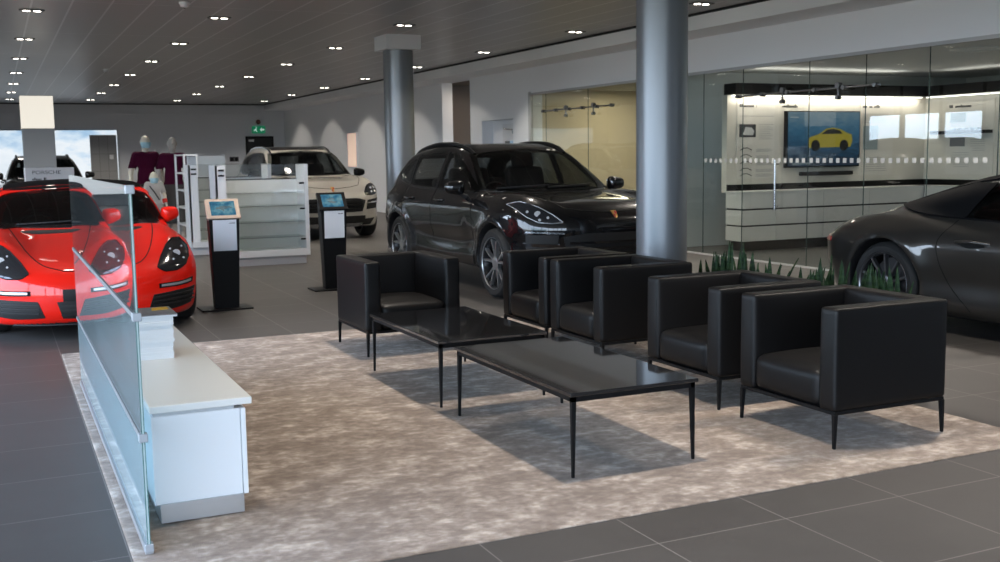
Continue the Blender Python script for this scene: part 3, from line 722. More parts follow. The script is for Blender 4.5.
# ------------------------------------------------------------------ shared materials
mat('black plastic', (.012, .012, .013), .55); mat('gloss black', (.004, .004, .005), .08, coat=.3); mat('satin black', (.006, .006, .0065), .38, spec=.18)
mat('seam black', (.003, .003, .003), .7, spec=.2); mat('cabin trim', (.010, .010, .011), .6); mat('tyre rubber', (.012, .012, .012), .7)
mat('brake steel', (.07, .07, .072), .4, .8); mat('chrome', (.75, .76, .78), .12, 1.); mat('chrome dark', (.32, .33, .35), .2, 1.)
mat('gold', (.75, .50, .16), .3, 1.); mat('crest red', (.45, .03, .03), .4); mat('lamp black', (.015, .016, .018), .08, coat=.5)
mat('lamp lens', (.85, .87, .9), .1, .6, emit=(.9, .95, 1.), estr=.05); mat('lamp white', (.8, .82, .84), .2, .3); mat('lamp grey', (.42, .43, .44), .2, .5); mat('tail red', (.35, .01, .012), .15, coat=.6)
mat('grille black', (.006, .006, .006), .6); mat('mirror silver', (.7, .72, .75), .05, 1.); mat('soft top fabric', (.0045, .0045, .005), .9, spec=.1)
mat('rim silver', (.46, .47, .48), .28, .9); mat('rim dark', (.20, .20, .21), .3, .9); mat('rim black', (.03, .03, .032), .25, .6)
glass('car glass', (.30, .32, .32), 1.5); glass('car glass dark', (.08, .08, .085), 1.5)
mat('beige leather', (.20, .17, .14), .6); mat('dark leather', (.03, .03, .032), .5)
def paint(name, col, metal=0., rough=.35, coat=1.):
    m = mat(name, col, rough, metal, coat=coat, spec=.08 if metal < .4 else .3); return m
RED = paint('red paint', (.72, .012, .005), 0., .45, .7)
BLK = paint('black paint', (.0035, .0035, .004), 0., .3)
WHT = paint('champagne paint', (.55, .515, .46), .25, .35)
GRY = paint('agate grey paint', (.034, .032, .029), .6, .34)
# ------------------------------------------------------------------ the room
ZC, XW, XB, YB = 3.25, 9.08, 8.41, 36.8          # ceiling, right wall, beam face, back wall
XL, YF = -3.8, -5.0                              # left and front (window) walls
# floor: 60 cm grey porcelain tiles
m = mat('grey floor tiles', (.1, .1, .1), .45, spec=.35); N, L, b = nodes(m)
geo = N.new('ShaderNodeNewGeometry'); sep = N.new('ShaderNodeSeparateXYZ'); L.new(geo.outputs['Position'], sep.inputs[0])
left = math_node(N, L, 'LESS_THAN', sep.outputs[0], .37)
yo = math_node(N, L, 'MULTIPLY_ADD', left, .417, -3.302 + 6.05)
ux = math_node(N, L, 'DIVIDE', math_node(N, L, 'ADD', sep.outputs[0], 6.05 - 1.577), .605)
uy = math_node(N, L, 'DIVIDE', math_node(N, L, 'ADD', sep.outputs[1], yo), .605)
fx, fy = math_node(N, L, 'FRACT', ux), math_node(N, L, 'FRACT', uy)
dx = math_node(N, L, 'MINIMUM', fx, math_node(N, L, 'SUBTRACT', 1., fx)); dy = math_node(N, L, 'MINIMUM', fy, math_node(N, L, 'SUBTRACT', 1., fy))
gr = math_node(N, L, 'LESS_THAN', math_node(N, L, 'MINIMUM', dx, dy), .0045)
cell = N.new('ShaderNodeCombineXYZ'); L.new(math_node(N, L, 'FLOOR', ux), cell.inputs[0]); L.new(math_node(N, L, 'FLOOR', uy), cell.inputs[1])
wn = N.new('ShaderNodeTexWhiteNoise'); L.new(cell.outputs[0], wn.inputs['Vector'])
n1 = noise(N, L, geo.outputs['Position'], 3.5, 5); n2 = noise(N, L, geo.outputs['Position'], 220., 2)
v = math_node(N, L, 'MULTIPLY_ADD', n1, .35, math_node(N, L, 'MULTIPLY_ADD', wn.outputs[0], .12, math_node(N, L, 'MULTIPLY', n2, .3)))
r = ramp(N, [(.2, (.062, .0575, .055)), (.75, (.090, .084, .080))]); L.new(v, r.inputs[0])
mx = N.new('ShaderNodeMix'); mx.data_type = 'RGBA'; L.new(gr, mx.inputs['Factor']); L.new(r.outputs[0], mx.inputs['A']); mx.inputs['B'].default_value = (.20, .187, .175, 1)
L.new(mx.outputs['Result'], b.inputs['Base Color']); bump(N, L, b, n2, .06, .002)
bm = BM(); box(bm, XL - .3, 15.5, YF - .3, YB + .3, -.12, 0); struct('floor', bm, m)
# ceiling: dark grey metal planks along the room
m = mat('grey ceiling planks', (.1, .1, .1), .36, .0); N, L, b = nodes(m)
geo = N.new('ShaderNodeNewGeometry'); sep = N.new('ShaderNodeSeparateXYZ'); L.new(geo.outputs['Position'], sep.inputs[0])
ux = math_node(N, L, 'DIVIDE', math_node(N, L, 'ADD', sep.outputs[0], 10.), .42); fx = math_node(N, L, 'FRACT', ux)
dx = math_node(N, L, 'MINIMUM', fx, math_node(N, L, 'SUBTRACT', 1., fx)); gap = math_node(N, L, 'LESS_THAN', dx, .028)
uy = math_node(N, L, 'FRACT', math_node(N, L, 'DIVIDE', math_node(N, L, 'ADD', sep.outputs[1], 20.), 3.33)); gap2 = math_node(N, L, 'LESS_THAN', uy, .006)
gp = math_node(N, L, 'MAXIMUM', gap, gap2)
wn = N.new('ShaderNodeTexWhiteNoise'); wn.noise_dimensions = '1D'; L.new(math_node(N, L, 'FLOOR', ux), wn.inputs['W'])
r = ramp(N, [(0., (.34, .335, .34)), (1., (.385, .38, .385))]); L.new(wn.outputs[0], r.inputs[0])
mx = N.new('ShaderNodeMix'); mx.data_type = 'RGBA'; L.new(gp, mx.inputs['Factor']); L.new(r.outputs[0], mx.inputs['A']); mx.inputs['B'].default_value = (.58, .58, .59, 1)
L.new(mx.outputs['Result'], b.inputs['Base Color'])
bm = BM(); box(bm, XL - .3, XB + .02, YF - .3, YB + .3, ZC, ZC + .15); struct('ceiling', bm, m)
WALL = mat('light grey wall paint', (.82, .835, .86), .75)
N, L, b = nodes(WALL); n = noise(N, L, None, 60.); bump(N, L, b, n, .04, .002)
GREYWALL = mat('grey back wall paint', (.70, .725, .765), .75)
N, L, b = nodes(GREYWALL); n = noise(N, L, None, 60.); bump(N, L, b, n, .04, .002)
WHITE = mat('white lacquer', (.80, .81, .82), .3)
SATIN = mat('satin white', (.72, .73, .74), .45)
ALU = mat('brushed aluminium', (.52, .53, .54), .35, .85)
STEEL = mat('steel', (.55, .56, .57), .25, .95)
BLACK = MATS['satin black']; GAP = mat('dark shadow gap', (.01, .01, .012), .7)
bm = BM(); box(bm, XL - .3, XW + .3, YB, YB + .3, 0, ZC + .1); struct('wall_back', bm, GREYWALL)
bm = BM(); box(bm, XL, XB, YB - .02, YB, ZC - .035, ZC - .0); struct('trim_1', bm, GAP)
bm = BM(); box(bm, XL, XB, YB - .05, YB, ZC - .34, ZC - .30); struct('trim_2', bm, GREYWALL)
# right wall with its openings
def wall_right():
    bm = BM()
    Y0, Y1 = 18.08, 37.0
    # solid pieces: back stretch, door recess surround, header band over the glass
    box(bm, XW, XW + .25, 22.4, YB, 0, ZC)
    box(bm, XW, XW + .25, 20.85, 22.4, 3.04, ZC)
    box(bm, XW, XW + .25, 20.25, 20.85, 0, ZC)
    box(bm, XW, XW + .25, 18.80, 20.25, 2.14, ZC)
    box(bm, XW, XW + .25, 18.05, 18.80, 0, ZC)
    box(bm, XW, XW + .25, YF, 18.05, 2.56, ZC)
    # door recess behind the wall
    box(bm, XW + .24, XW + .34, 18.68, 20.37, 0, 2.26)
    return struct('wall_right', bm, WALL)
wall_right()
bm = BM(); box(bm, XW, XW + .3, YF - .3, 3.2, 0, 2.56); struct('wall_right_near', bm, WALL)
BROWN = mat('brown recess paint', (.17, .145, .125), .7)
bm = BM(); box(bm, XW + 1.2, XW + 1.3, 20.4, 24.0, 0, 3.3); box(bm, XW + .25, XW + 1.3, 23.2, 23.3, 0, 3.3); box(bm, XW + .25, XW + 1.3, 20.40, 20.48, 2.2, 3.3); box(bm, XW, XW + 1.3, 20.85, 23.2, 3.05, 3.15)
struct('wall_passage', bm, BROWN)
bm = BM(); box(bm, XB, XW + .05, YF, YB, 3.04, ZC + .15, .004); struct('ceiling_beam', bm, mat('white beam paint', (.86, .87, .89), .7))
bm = BM(); box(bm, XB - .025, XB, YF, YB, ZC - .03, ZC + .02); struct('trim_3', bm, GAP)
bm = BM(); box(bm, XW - .02, XW + .04, 18.02, 18.10, 0, 2.60); box(bm, XW - .02, XW + .04, 3.2, 18.10, 2.535, 2.575); box(bm, XW - .01, XW + .04, 3.2, 18.05, 0, .02); struct('trim_4', bm, mat('window edge trim', (.42, .43, .44), .5))
# door in the recess
t = empty('service_door', (XW + .23, 19.25, 0), label='white door with blue pane in the right wall recess', cat='door')
bm = BM(); box(bm, -.02, .008, -.44, .46, 0, 2.06); obj('door_leaf', bm, SATIN, t)
bm = BM(); box(bm, -.028, -.018, -.34, .12, 1.45, 1.72); obj('pane', bm, mat('blue pane', (.30, .45, .58), .12, emit=(.35, .6, .85), estr=.25), t)
bm = BM(); box(bm, -.03, -.016, .12, .34, 1.45, 1.72); obj('dark_panel', bm, mat('dark slate', (.06, .065, .07), .4), t)
bm = BM(); box(bm, -.09, -.02, -.32, -.10, 1.86, 1.94); obj('door_closer', bm, STEEL, t)
bm = BM(); tube(bm, [(-.06, -.2, 1.93), (-.16, .12, 1.955), (-.04, .38, 1.97)], .012, 6); obj('closer_arm', bm, STEEL, t)
bm = BM(); box(bm, -.07, -.02, -.40, -.36, .95, 1.15); obj('handle', bm, STEEL, t)
# left and front walls: floor-to-ceiling glazing bays (daylight)
FR = mat('dark window frame', (.05, .052, .055), .4)
def glazing(name, a, b_, n, axis, pos):
    bm = BM()
    for i in range(n + 1):
        p = a + (b_ - a) * i / n
        if axis == 'X': box(bm, p - .05, p + .05, pos - .06, pos + .06, .0, ZC)
        else: box(bm, pos - .06, pos + .06, p - .05, p + .05, 0, ZC)
    for z0, z1 in ((0, .12), (ZC - .14, ZC)):
        if axis == 'X': box(bm, a, b_, pos - .06, pos + .06, z0, z1)
        else: box(bm, pos - .06, pos + .06, a, b_, z0, z1)
    return struct(name, bm, FR)
glazing('window_1', XL, 1.8, 3, 'X', YF)
glazing('window_2', YF, 13.0, 6, 'Y', XL); glazing('window_14', 19.0, 23.0, 3, 'Y', XL)
bm = BM(); box(bm, 1.8, 9.4, YF - .15, YF + .05, 0, ZC); struct('wall_front', bm, WALL)
bm = BM(); box(bm, XL - .15, XL + .05, 23.0, YB, 0, ZC); box(bm, XL - .15, XL + .05, 19.0, 23.0, 0, 1.1); box(bm, XL - .15, XL + .05, 19.0, 23.0, 2.35, ZC); box(bm, XL - .15, XL + .05, 13.0, 19.0, 0, ZC); struct('wall_left', bm, GREYWALL)
# columns
def column(x, y, label, cap):
    t = empty('round_column', (x, y, 0), label=label, cat='column', group=None)
    bm = BM(); lathe(bm, [(.226, 0), (.226, ZC - (.2 if cap else 0))], 64); 
    for z in (): pass
    obj('shaft', bm, COLM, t, 40)
    bm = BM(); lathe(bm, [(.232, 0), (.232, .06), (.224, .065)], 64, caps=False); obj('base_ring', bm, STEEL, t, 40)
    if cap:
        bm = BM(); box(bm, -.275, .275, -.275, .275, ZC - .215, ZC - .0, .004); obj('capital', bm, mat('white cap paint', (.66, .68, .70), .6), t)
    return t
COLM = mat('grey metallic column paint', (.20, .215, .23), .36, .55)
column(5.392, 8.126, 'grey metallic round column behind the middle armchairs', False)
column(5.62, 15.6, 'grey metallic round column with white square cap behind the black car', True)

# ------------------------------------------------------------------ ceiling fittings
SPOTM = mat('lamp glow', (1, .95, .88), .5, emit=(1., .93, .82), estr=9.)
def downlight(x, y, n):
    t = empty('ceiling_downlight', (x, y, ZC), label=None, cat='ceiling light', group='twin downlights in the plank ceiling')
    bm = BM(); box(bm, -.14, .14, -.07, .07, -.012, .0); 
    obj('frame', bm, mat('downlight frame', (.10, .10, .10), .4), t)
    for q in (-.06, .06):
        bm = BM(); frustum(bm, (q, 0, -.016), (q, 0, -.008), .040, .044, 16); obj('lamp', bm, SPOTM, t)
    return t
d0 = None
DL = {}
for x, xs in ((.52, 'leftmost'), (2.72, 'second'), (5.22, 'third'), (7.9, 'rightmost')):
    for y in (11.05, 14.2, 17.5, 20.8, 24.2, 27.6, 31.0, 34.5): DL[(x, y)] = xs
for (x, y), xs in DL.items():
    if (x, y) in ((.52, 11.05), (2.72, 11.05), (5.22, 11.05)): continue        # above the frame
    if d0 is None: o = d0 = downlight(x, y, 0)
    else: o = dup(d0); o.location = (x, y, ZC)
    k = [11.05, 14.2, 17.5, 20.8, 24.2, 27.6, 31.0, 34.5].index(y)
    o['label'] = ('twin downlight, %s from the back wall in the %s ceiling row' % (['eighth', 'seventh', 'sixth', 'fifth', 'fourth', 'third', 'second', 'first'][k], xs))[:110]
for i, (x, y, lab) in enumerate(((2.09, 12.95, 'white domed smoke detector on the near part of the ceiling'), (2.12, 22.88, 'white domed smoke detector on the far part of the ceiling'))):
    t = empty('smoke_detector', (x, y, ZC), label=lab, cat='smoke detector', group='smoke detectors on the ceiling')
    bm = BM(); lathe(bm, [(.06, 0), (.06, -.02), (.05, -.03), (.045, -.055), (0, -.065)], 24); obj('housing', bm, WHITE, t, 40)
    bm = BM(); lathe(bm, [(.012, -.066), (.010, -.072), (0, -.074)], 12); obj('indicator', bm, BLACK, t, 40)
def lamp(kind, loc, energy, col=(1, .91, .80), size=.1, spot=1.9, rot=(0, 0, 0), blend=.6, shape=None, sy=None, name='lamp_or_fill_light'):
    l = bpy.data.lights.new(name, kind); l.energy = energy; l.color = col
    if kind == 'SPOT': l.spot_size = spot; l.spot_blend = blend; l.shadow_soft_size = size
    if kind == 'AREA':
        l.size = size
        if sy: l.shape = 'RECTANGLE'; l.size_y = sy
    o = bpy.data.objects.new(name, l); C.objects.link(o); o.location = loc; o.rotation_euler = rot
    return o
for x in (.52, 2.72, 5.22, 7.9):
    for y in (1.1, 4.45, 7.75, 11.05, 14.2, 17.5, 20.8, 24.2, 27.6, 31.0, 34.5):
        if (x > 7 and 0 < y < 3) or (x, y) == (5.22, 7.75): continue
        lamp('SPOT', (x, y, ZC - .03), E_SPOT(x, y), size=.10, spot=math.radians(95 if y < 9 and x < 7 else 125), blend=.7)

# ------------------------------------------------------------------ rug
RUG = mat('mottled taupe rug', (.4, .35, .3), .95, spec=.15, sheen=.25); N, L, b = nodes(RUG)
geo = N.new('ShaderNodeNewGeometry'); mp = N.new('ShaderNodeMapping'); mp.inputs['Scale'].default_value = (1., 1.25, 1); L.new(geo.outputs['Position'], mp.inputs[0])
a = noise(N, L, mp.outputs[0], 4.6, 6, .66); a2 = noise(N, L, mp.outputs[0], 17., 3, .6); a3 = noise(N, L, geo.outputs['Position'], 260., 2)
v = math_node(N, L, 'MULTIPLY_ADD', a, .62, math_node(N, L, 'MULTIPLY_ADD', a2, .38, math_node(N, L, 'MULTIPLY_ADD', a3, .16, -.08)))
r = ramp(N, [(.39, (.165, .120, .088)), (.49, (.245, .186, .143)), (.56, (.36, .292, .24)), (.66, (.60, .515, .44))]); L.new(v, r.inputs[0]); L.new(r.outputs[0], b.inputs['Base Color'])
bump(N, L, b, math_node(N, L, 'MULTIPLY_ADD', a3, .8, math_node(N, L, 'MULTIPLY', a2, .5)), .7, .008)
bm = BM(); soft_box(bm, .372, 4.69, 3.605, 8.72, 0.0, .007, .0035, n=24)
rug = obj('rug', bm, RUG, None, 60); tag(rug, 'large mottled taupe pile rug under the tables and armchairs', 'rug')
RZ = .0072

# ------------------------------------------------------------------ armchairs
LEATHER = mat('black leather', (.0052, .0048, .0049), .42, spec=.26); N, L, b = nodes(LEATHER)
n = noise(N, L, None, 180., 3); bump(N, L, b, n, .10, .002)
LEGM = mat('black powder coat', (.006, .006, .0065), .45, spec=.2)
def armchair(loc, rz, label):
    """width along local X (.73), depth along Y (.72), opening towards -Y"""
    t = empty('armchair', loc, rz, label, 'armchair', 'black leather armchairs around the coffee tables')
    w, d, z0, z1 = .372, .370, .185, .695
    for s in (-1, 1):
        bm = BM(); a, b_ = (-w, -w + .118) if s < 0 else (w - .118, w)
        soft_box(bm, a, b_, -d, d, z0, z1, .018, bulge=[(0, -s, .016), (1, -1, .004)], n=15); obj('arm', bm, LEATHER, t, 60)
    bm = BM(); soft_box(bm, -w + .114, w - .114, d - .118, d - .001, z0, z1 - .001, .016, bulge=[(1, -1, .018)], n=13); obj('backrest', bm, LEATHER, t, 60)
    bm = BM(); soft_box(bm, -w + .116, w - .116, -d + .004, d - .116, z0, .372, .045, bulge=[(2, 1, .028), (1, -1, .012)], n=15); obj('seat', bm, LEATHER, t, 60)
    bm = BM(); box(bm, -w + .006, w - .006, -d + .006, d - .006, .168, .187, .003); obj('frame', bm, LEGM, t)
    for sx in (-1, 1):
        for sy in (-1, 1):
            bm = BM(); X, Y = sx * (w - .019), sy * (d - .019)
            f = lambda q, z: [(X + sx * (.016), Y + sy * .016, z), (X + sx * (.016 - 2 * q), Y + sy * .016, z), (X + sx * (.016 - 2 * q), Y + sy * (.016 - 2 * q), z), (X + sx * .016, Y + sy * (.016 - 2 * q), z)]
            A = [bm.verts.new(p) for p in f(.0075, 0)]; B = [bm.verts.new(p) for p in f(.012, .172)]
            bm.faces.new(A); bm.faces.new(B)
            for i in range(4): bm.faces.new((A[i], A[(i + 1) % 4], B[(i + 1) % 4], B[i]))
            bmesh.ops.bevel(bm, geom=bm.edges[:], offset=.002, segments=2, affect='EDGES'); obj('leg', bm, LEGM, t)
    return t
R90 = -PI / 2       # opening towards -X
CX = 4.0
ch = armchair((CX, 4.33, RZ), R90, 'black leather armchair nearest the camera, its whole right side showing')
for x, y, rz, lab in ((CX, 5.26, R90, 'black leather armchair directly behind the nearest one, beside the near coffee table'),
                      (CX, 6.56, R90, 'black leather armchair in front of the thick grey column, side facing the gap'),
                      (CX, 7.375, R90, 'black leather armchair farthest back in the row of four, mostly hidden'),
                      (2.752, 7.79, 0., 'black leather armchair standing alone beyond the far coffee table, facing the camera')):
    o = dup(ch); o.location = (x, y, RZ); o.rotation_euler.z = rz; o['label'] = lab

# ------------------------------------------------------------------ coffee tables
TOPG = mat('smoked black glass', (.012, .012, .013), .045, spec=.7, coat=.6)
def coffee_table(x0, x1, y0, y1, label):
    cx, cy = (x0 + x1) / 2, (y0 + y1) / 2; w, d = (x1 - x0) / 2, (y1 - y0) / 2
    t = empty('coffee_table', (cx, cy, RZ), 0, label, 'coffee table', 'black glass coffee tables on the rug')
    bm = BM(); box(bm, -w - .012, w + .012, -d - .012, d + .012, .376, .394, .003); obj('glass_top', bm, TOPG, t)
    bm = BM()
    for a in ((-w, w, -d, -d + .022), (-w, w, d - .022, d), (-w, -w + .022, -d, d), (w - .022, w, -d, d)): box(bm, *a, .350, .376)
    box(bm, -w + .01, w - .01, -d + .01, d - .01, .368, .377)
    obj('frame', bm, LEGM, t)
    for sx in (-1, 1):
        for sy in (-1, 1):
            bm = BM(); X, Y = sx * w, sy * d
            f = lambda q, z: [(X, Y, z), (X - sx * q, Y, z), (X - sx * q, Y - sy * q, z), (X, Y - sy * q, z)]
            A = [bm.verts.new(p) for p in f(.012, 0)]; B = [bm.verts.new(p) for p in f(.022, .352)]
            bm.faces.new(A); bm.faces.new(B)
            for i in range(4): bm.faces.new((A[i], A[(i + 1) % 4], B[(i + 1) % 4], B[i]))
            obj('leg', bm, LEGM, t)
    return t
coffee_table(2.280, 2.945, 4.150, 5.48, 'near black coffee table, its glass top reflecting a pale grey patch')
coffee_table(2.265, 2.950, 5.705, 6.935, 'far black coffee table in front of the single armchair')

# ------------------------------------------------------------------ glass screen and white cabinet on the left
PANE = glass('clear screen glass', (.86, .92, .92), 1.5, .05, (.7, .78, .8)); PANE2 = glass('frosted screen glass', (.80, .88, .90), 1.5, .62, (.62, .78, .82)); PANE3 = glass('half frosted screen glass', (.80, .88, .90), 1.5, .38, (.58, .68, .70))
EDGE = mat('green glass edge', (.05, .14, .13), .1)
sx0, sx1 = .44, .472
t = empty('glass_screen', (-.018, 0, 0), 0, 'tall free-standing glass screen with two metal rails beside the white cabinet', 'glass screen')
YN, YFAR = 4.06, 7.45
gs = []
def scr(name, z0, z1, mt):
    bm = BM(); box(bm, .446, .457, YN, YFAR, z0, z1); o = obj(name, bm, mt, t)
    bm = BM(); box(bm, .4455, .4575, YN - .002, YN, z0, z1); obj('polished_edge', bm, mat('pale glass edge', (.45, .55, .54), .2), o)
    for q in (.4455, .4545):
        bm = BM(); box(bm, q, q + .003, YN - .003, YN - .002, z0, z1); obj('edge_line', bm, EDGE, o)
    return o
scr('lower_pane', .03, .438, PANE2); scr('middle_pane', .462, .888, PANE3); scr('upper_pane', .915, 1.375, PANE)
for z in (.45, .90):
    bm = BM(); box(bm, .440, .464, YN + .01, YFAR, z - .010, z + .010, .003); r_ = obj('rail', bm, mat('rail grey', (.16, .165, .17), .55, .2), t)
bm = BM(); box(bm, .438, .466, YN, YFAR, .007, .034); obj('base_channel', bm, ALU, t)
for z in (.030, .45, .90, 1.362):
    bm = BM(); box(bm, .436, .468, YN - .008, YN + .03, z - .016, z + .016, .003); obj('clamp', bm, mat('clamp grey', (.34, .36, .38), .45, .4), t)
t = empty('low_cabinet', (0, 0, 0), 0, 'long low white cabinet with overhanging worktop behind the glass screen', 'cabinet')
CY0, CY1 = 4.372, 6.92
bm = BM(); box(bm, .50, .852, CY0 + .01, CY1, .085, .448, .003); obj('carcass', bm, WHITE, t)
bm = BM(); box(bm, .492, .896, CY0 - .02, CY1 + .02, .468, .497, .004); obj('worktop', bm, mat('warm white worktop', (.78, .76, .72), .35), t)
bm = BM(); box(bm, .51, .83, CY0 + .02, CY1 - .01, .445, .47); obj('recess', bm, mat('grey recess', (.45, .46, .47), .6), t)
n = 3
for i in range(n):
    a = CY0 + .006 + (CY1 - CY0) * i / n; b_ = CY0 + (CY1 - CY0) * (i + 1) / n - .004
    bm = BM(); box(bm, .854, .874, a, b_, .085, .448, .003); obj('door', bm, WHITE, t)
bm = BM(); box(bm, .52, .852, CY0 - .0, CY1 - .04, .012, .088); obj('plinth', bm, ALU, t)
# brochures piled on it
PAP = mat('white paper', (.84, .84, .85), .6); N, L, b = nodes(PAP)
tc = N.new('ShaderNodeTexCoord'); sp_ = N.new('ShaderNodeSeparateXYZ'); L.new(tc.outputs['Object'], sp_.inputs[0])
w1 = math_node(N, L, 'FRACT', math_node(N, L, 'MULTIPLY', sp_.outputs[2], 420.)); r = ramp(N, [(0., (.70, .70, .73)), (.35, (.86, .86, .87))]); L.new(w1, r.inputs[0]); L.new(r.outputs[0], b.inputs['Base Color'])
z = .497; rnd = random.Random(3)
ords = ['lowest', 'second from the bottom', 'third from the bottom', 'fourth from the bottom', 'fifth from the bottom', 'sixth from the bottom', 'seventh from the bottom', 'eighth from the bottom', 'ninth from the bottom', 'second from the top']
hs = [.020, .016, .022, .024, .019, .021, .024, .020, .018, .022]
for i, h in enumerate(hs):
    bm = BM(); dx, dy = rnd.uniform(-.004, .004), rnd.uniform(-.006, .006)
    w_ = .105
    box(bm, -w_, w_, -.148, .148, 0, h, .0015)
    o = obj('brochure', bm, PAP); o.location = (.640 + dx, 5.545 + dy, z); o.rotation_euler.z = rnd.uniform(-.02, .02); z += h
    tag(o, 'white brochure, %s in the pile on the cabinet' % ords[i], 'brochure', 'brochures piled on the white cabinet')
t = empty('magazine', (.648, 5.545, z), 0, 'grey covered magazine with yellow corner lying on top of the brochure pile', 'magazine')
bm = BM(); box(bm, -.118, .118, -.15, .15, 0, .010, .002); obj('pages', bm, PAP, t)
bm = BM(); box(bm, -.119, .119, -.151, .151, .010, .0125); obj('cover', bm, mat('grey cover', (.22, .22, .23), .3), t)
bm = BM(); prism(bm, [(.02, .02), (.105, .035), (.105, .135), (.03, .12)], .0125, .0135); obj('cover_patch', bm, mat('yellow print', (.75, .42, .03), .4), t)
# ------------------------------------------------------------------ glazed rooms on the right
WPANE = glass('shopfront glass', (.90, .93, .92), 1.5)
FROST = mat('frosted film', (.36, .365, .36), .6)
joints = [18.02, 17.44, 15.91, 14.3, 12.64, 11.76, 10.47, 9.52, 8.59, 7.69, 6.5, 5.4, 4.3, 3.2]
for i, (a, b_) in enumerate(zip(joints, joints[1:])):
    if i > 10: continue
    t = empty('window_%d' % (i + 3), (XW + .01, (a + b_) / 2, 0)); t['kind'] = 'structure'
    h = (a - b_) / 2 - .004
    bm = BM(); box(bm, -.006, .006, -h, h, .02, 2.54); p = obj('pane', bm, WPANE, t)
    bm = BM(); box(bm, -.006, .006, -h - .0035, -h, .02, 2.54); obj('pane_edge', bm, mat('pane edge', (.05, .08, .075), .2), t)
    if 3 < i < 10:
        y = h - .06
        while y > -h + .05:
            bm = BM(); box(bm, -.0085, -.0065, y - .028, y + .028, 1.305, 1.36); y -= .115; obj('frosted_square', bm, FROST, p)
def slide_rail(y0, y1, z, label):
    t = empty('sliding_door_rail', (XW - .05, (y0 + y1) / 2, z), 0, label, 'door rail', 'sliding door rails on the glass')
    h = (y1 - y0) / 2
    bm = BM(); tube(bm, [(0, -h, 0), (0, h, 0)], .013, 10); obj('bar', bm, MATS['chrome dark'], t, 40)
    n = 6
    for k in range(n):
        y = -h + .06 + (2 * h - .12) * k / (n - 1)
        bm = BM(); frustum(bm, (-.03, y, .0), (.045, y, 0), .027, .027, 16); obj('roller' if k in (1, 3) else 'fixing', bm, MATS['chrome dark'], t, 40)
        if k in (1, 3):
            bm = BM(); frustum(bm, (-.022, y + .10, .03), (.03, y + .10, .03), .038, .038, 18); box(bm, -.008, .008, y + .09, y + .11, -.12, .03); frustum(bm, (-.03, y + .10, -.11), (.03, y + .10, -.11), .026, .026, 12); obj('hanger', bm, MATS['chrome dark'], t, 40)
    return t
slide_rail(9.25, 11.85, 2.18, 'steel sliding door rail with roller hangers on the glass by the wall screen')
slide_rail(15.0, 17.5, 2.22, 'steel sliding door rail on the glass of the beige room')
t = empty('door_handle', (XW - .05, 11.02, 0), 0, 'long vertical steel pull handle on the sliding glass door', 'handle')
bm = BM(); tube(bm, [(0, 0, .70), (0, 0, 1.34)], .014, 12); obj('grip', bm, STEEL, t, 40)
for z in (.75, 1.29):
    bm = BM(); tube(bm, [(0, 0, z), (.055, 0, z)], .009, 8); obj('standoff', bm, STEEL, t, 40)
# room shells
INW = mat('pale display wall', (.70, .66, .59), .55); GP = mat('grey partition paint', (.70, .74, .75), .6); BEI = mat('beige room paint', (.60, .52, .38), .7); INC = mat('inner ceiling paint', (.75, .74, .72), .7)
bm = BM(); box(bm, XW + .25, 15.5, 13.75, 13.87, 0, 2.72); struct('wall_partition', bm, GP)
bm = BM(); box(bm, XW + .25, 15.5, 2.8, 13.75, 2.66, 2.75); struct('ceiling_display_room', bm, INC)
bm = BM(); box(bm, 15.4, 15.5, 2.8, 13.8, 0, 2.7); box(bm, XW + .25, 15.5, 2.7, 2.8, 0, 2.7); struct('wall_display_room', bm, GP)
bm = BM(); box(bm, 12.2, 12.3, 13.87, 18.2, 0, 2.7); box(bm, XW + .02, 12.3, 18.06, 18.2, 0, 2.7); struct('wall_beige_room', bm, BEI)
bm = BM(); box(bm, XW + .25, 12.3, 13.87, 18.2, 2.64, 2.74); box(bm, 11.6, 12.2, 13.87, 18.06, 2.02, 2.64); struct('ceiling_beige_room', bm, mat('olive grey paint', (.36, .36, .31), .7))
# lit display furniture: back leg faces the camera, right leg faces left
t = empty('display_wall', (0, 0, 0), 0, 'pale lit L shaped display wall with black header and drawers behind glass', 'display wall')
bm = BM(); box(bm, 9.76, 13.68, 13.0, 13.12, .85, 2.42); box(bm, 13.68, 13.80, 7.0, 13.12, .85, 2.42); obj('panel', bm, INW, t)
bm = BM(); box(bm, 9.70, 13.40, 12.72, 13.0, 2.27, 2.43); box(bm, 13.40, 13.68, 7.0, 13.0, 2.27, 2.43); obj('header', bm, BLACK, t)
bm = BM(); box(bm, 9.76, 13.68, 12.985, 13.0, .87, .965); box(bm, 13.665, 13.68, 7.0, 13.0, .87, .965); obj('black_band', bm, BLACK, t)
DRW = mat('pale drawer fronts', (.66, .65, .63), .45)
bm = BM(); box(bm, 9.77, 13.3, 12.62, 13.0, .14, .86); box(bm, 13.3, 13.68, 7.0, 13.0, .14, .86); obj('drawer_carcass', bm, mat('black gaps', (.015, .015, .015), .5), t)
xs = [9.76, 10.35, 11.25, 12.15, 13.28]
for z0, z1 in ((.15, .36), (.385, .60), (.625, .85)):
    for a, b_ in zip(xs, xs[1:]):
        bm = BM(); box(bm, a + .004, b_ - .004, 12.60, 12.625, z0, z1, .002); obj('drawer', bm, DRW, t)
    for a in range(5):
        bm = BM(); box(bm, 13.28, 13.305, 7.0 + a * 1.12 + .004, 7.0 + (a + 1) * 1.12 - .004, z0, z1, .002); obj('drawer', bm, DRW, t)
    bm = BM(); box(bm, 9.75, 9.772, 12.61, 13.0, z0, z1, .002); obj('end_panel', bm, DRW, t)
bm = BM(); box(bm, 9.74, 13.68, 12.59, 13.0, .85, .875); box(bm, 13.27, 13.68, 7.0, 13.0, .85, .875); obj('counter', bm, DRW, t)
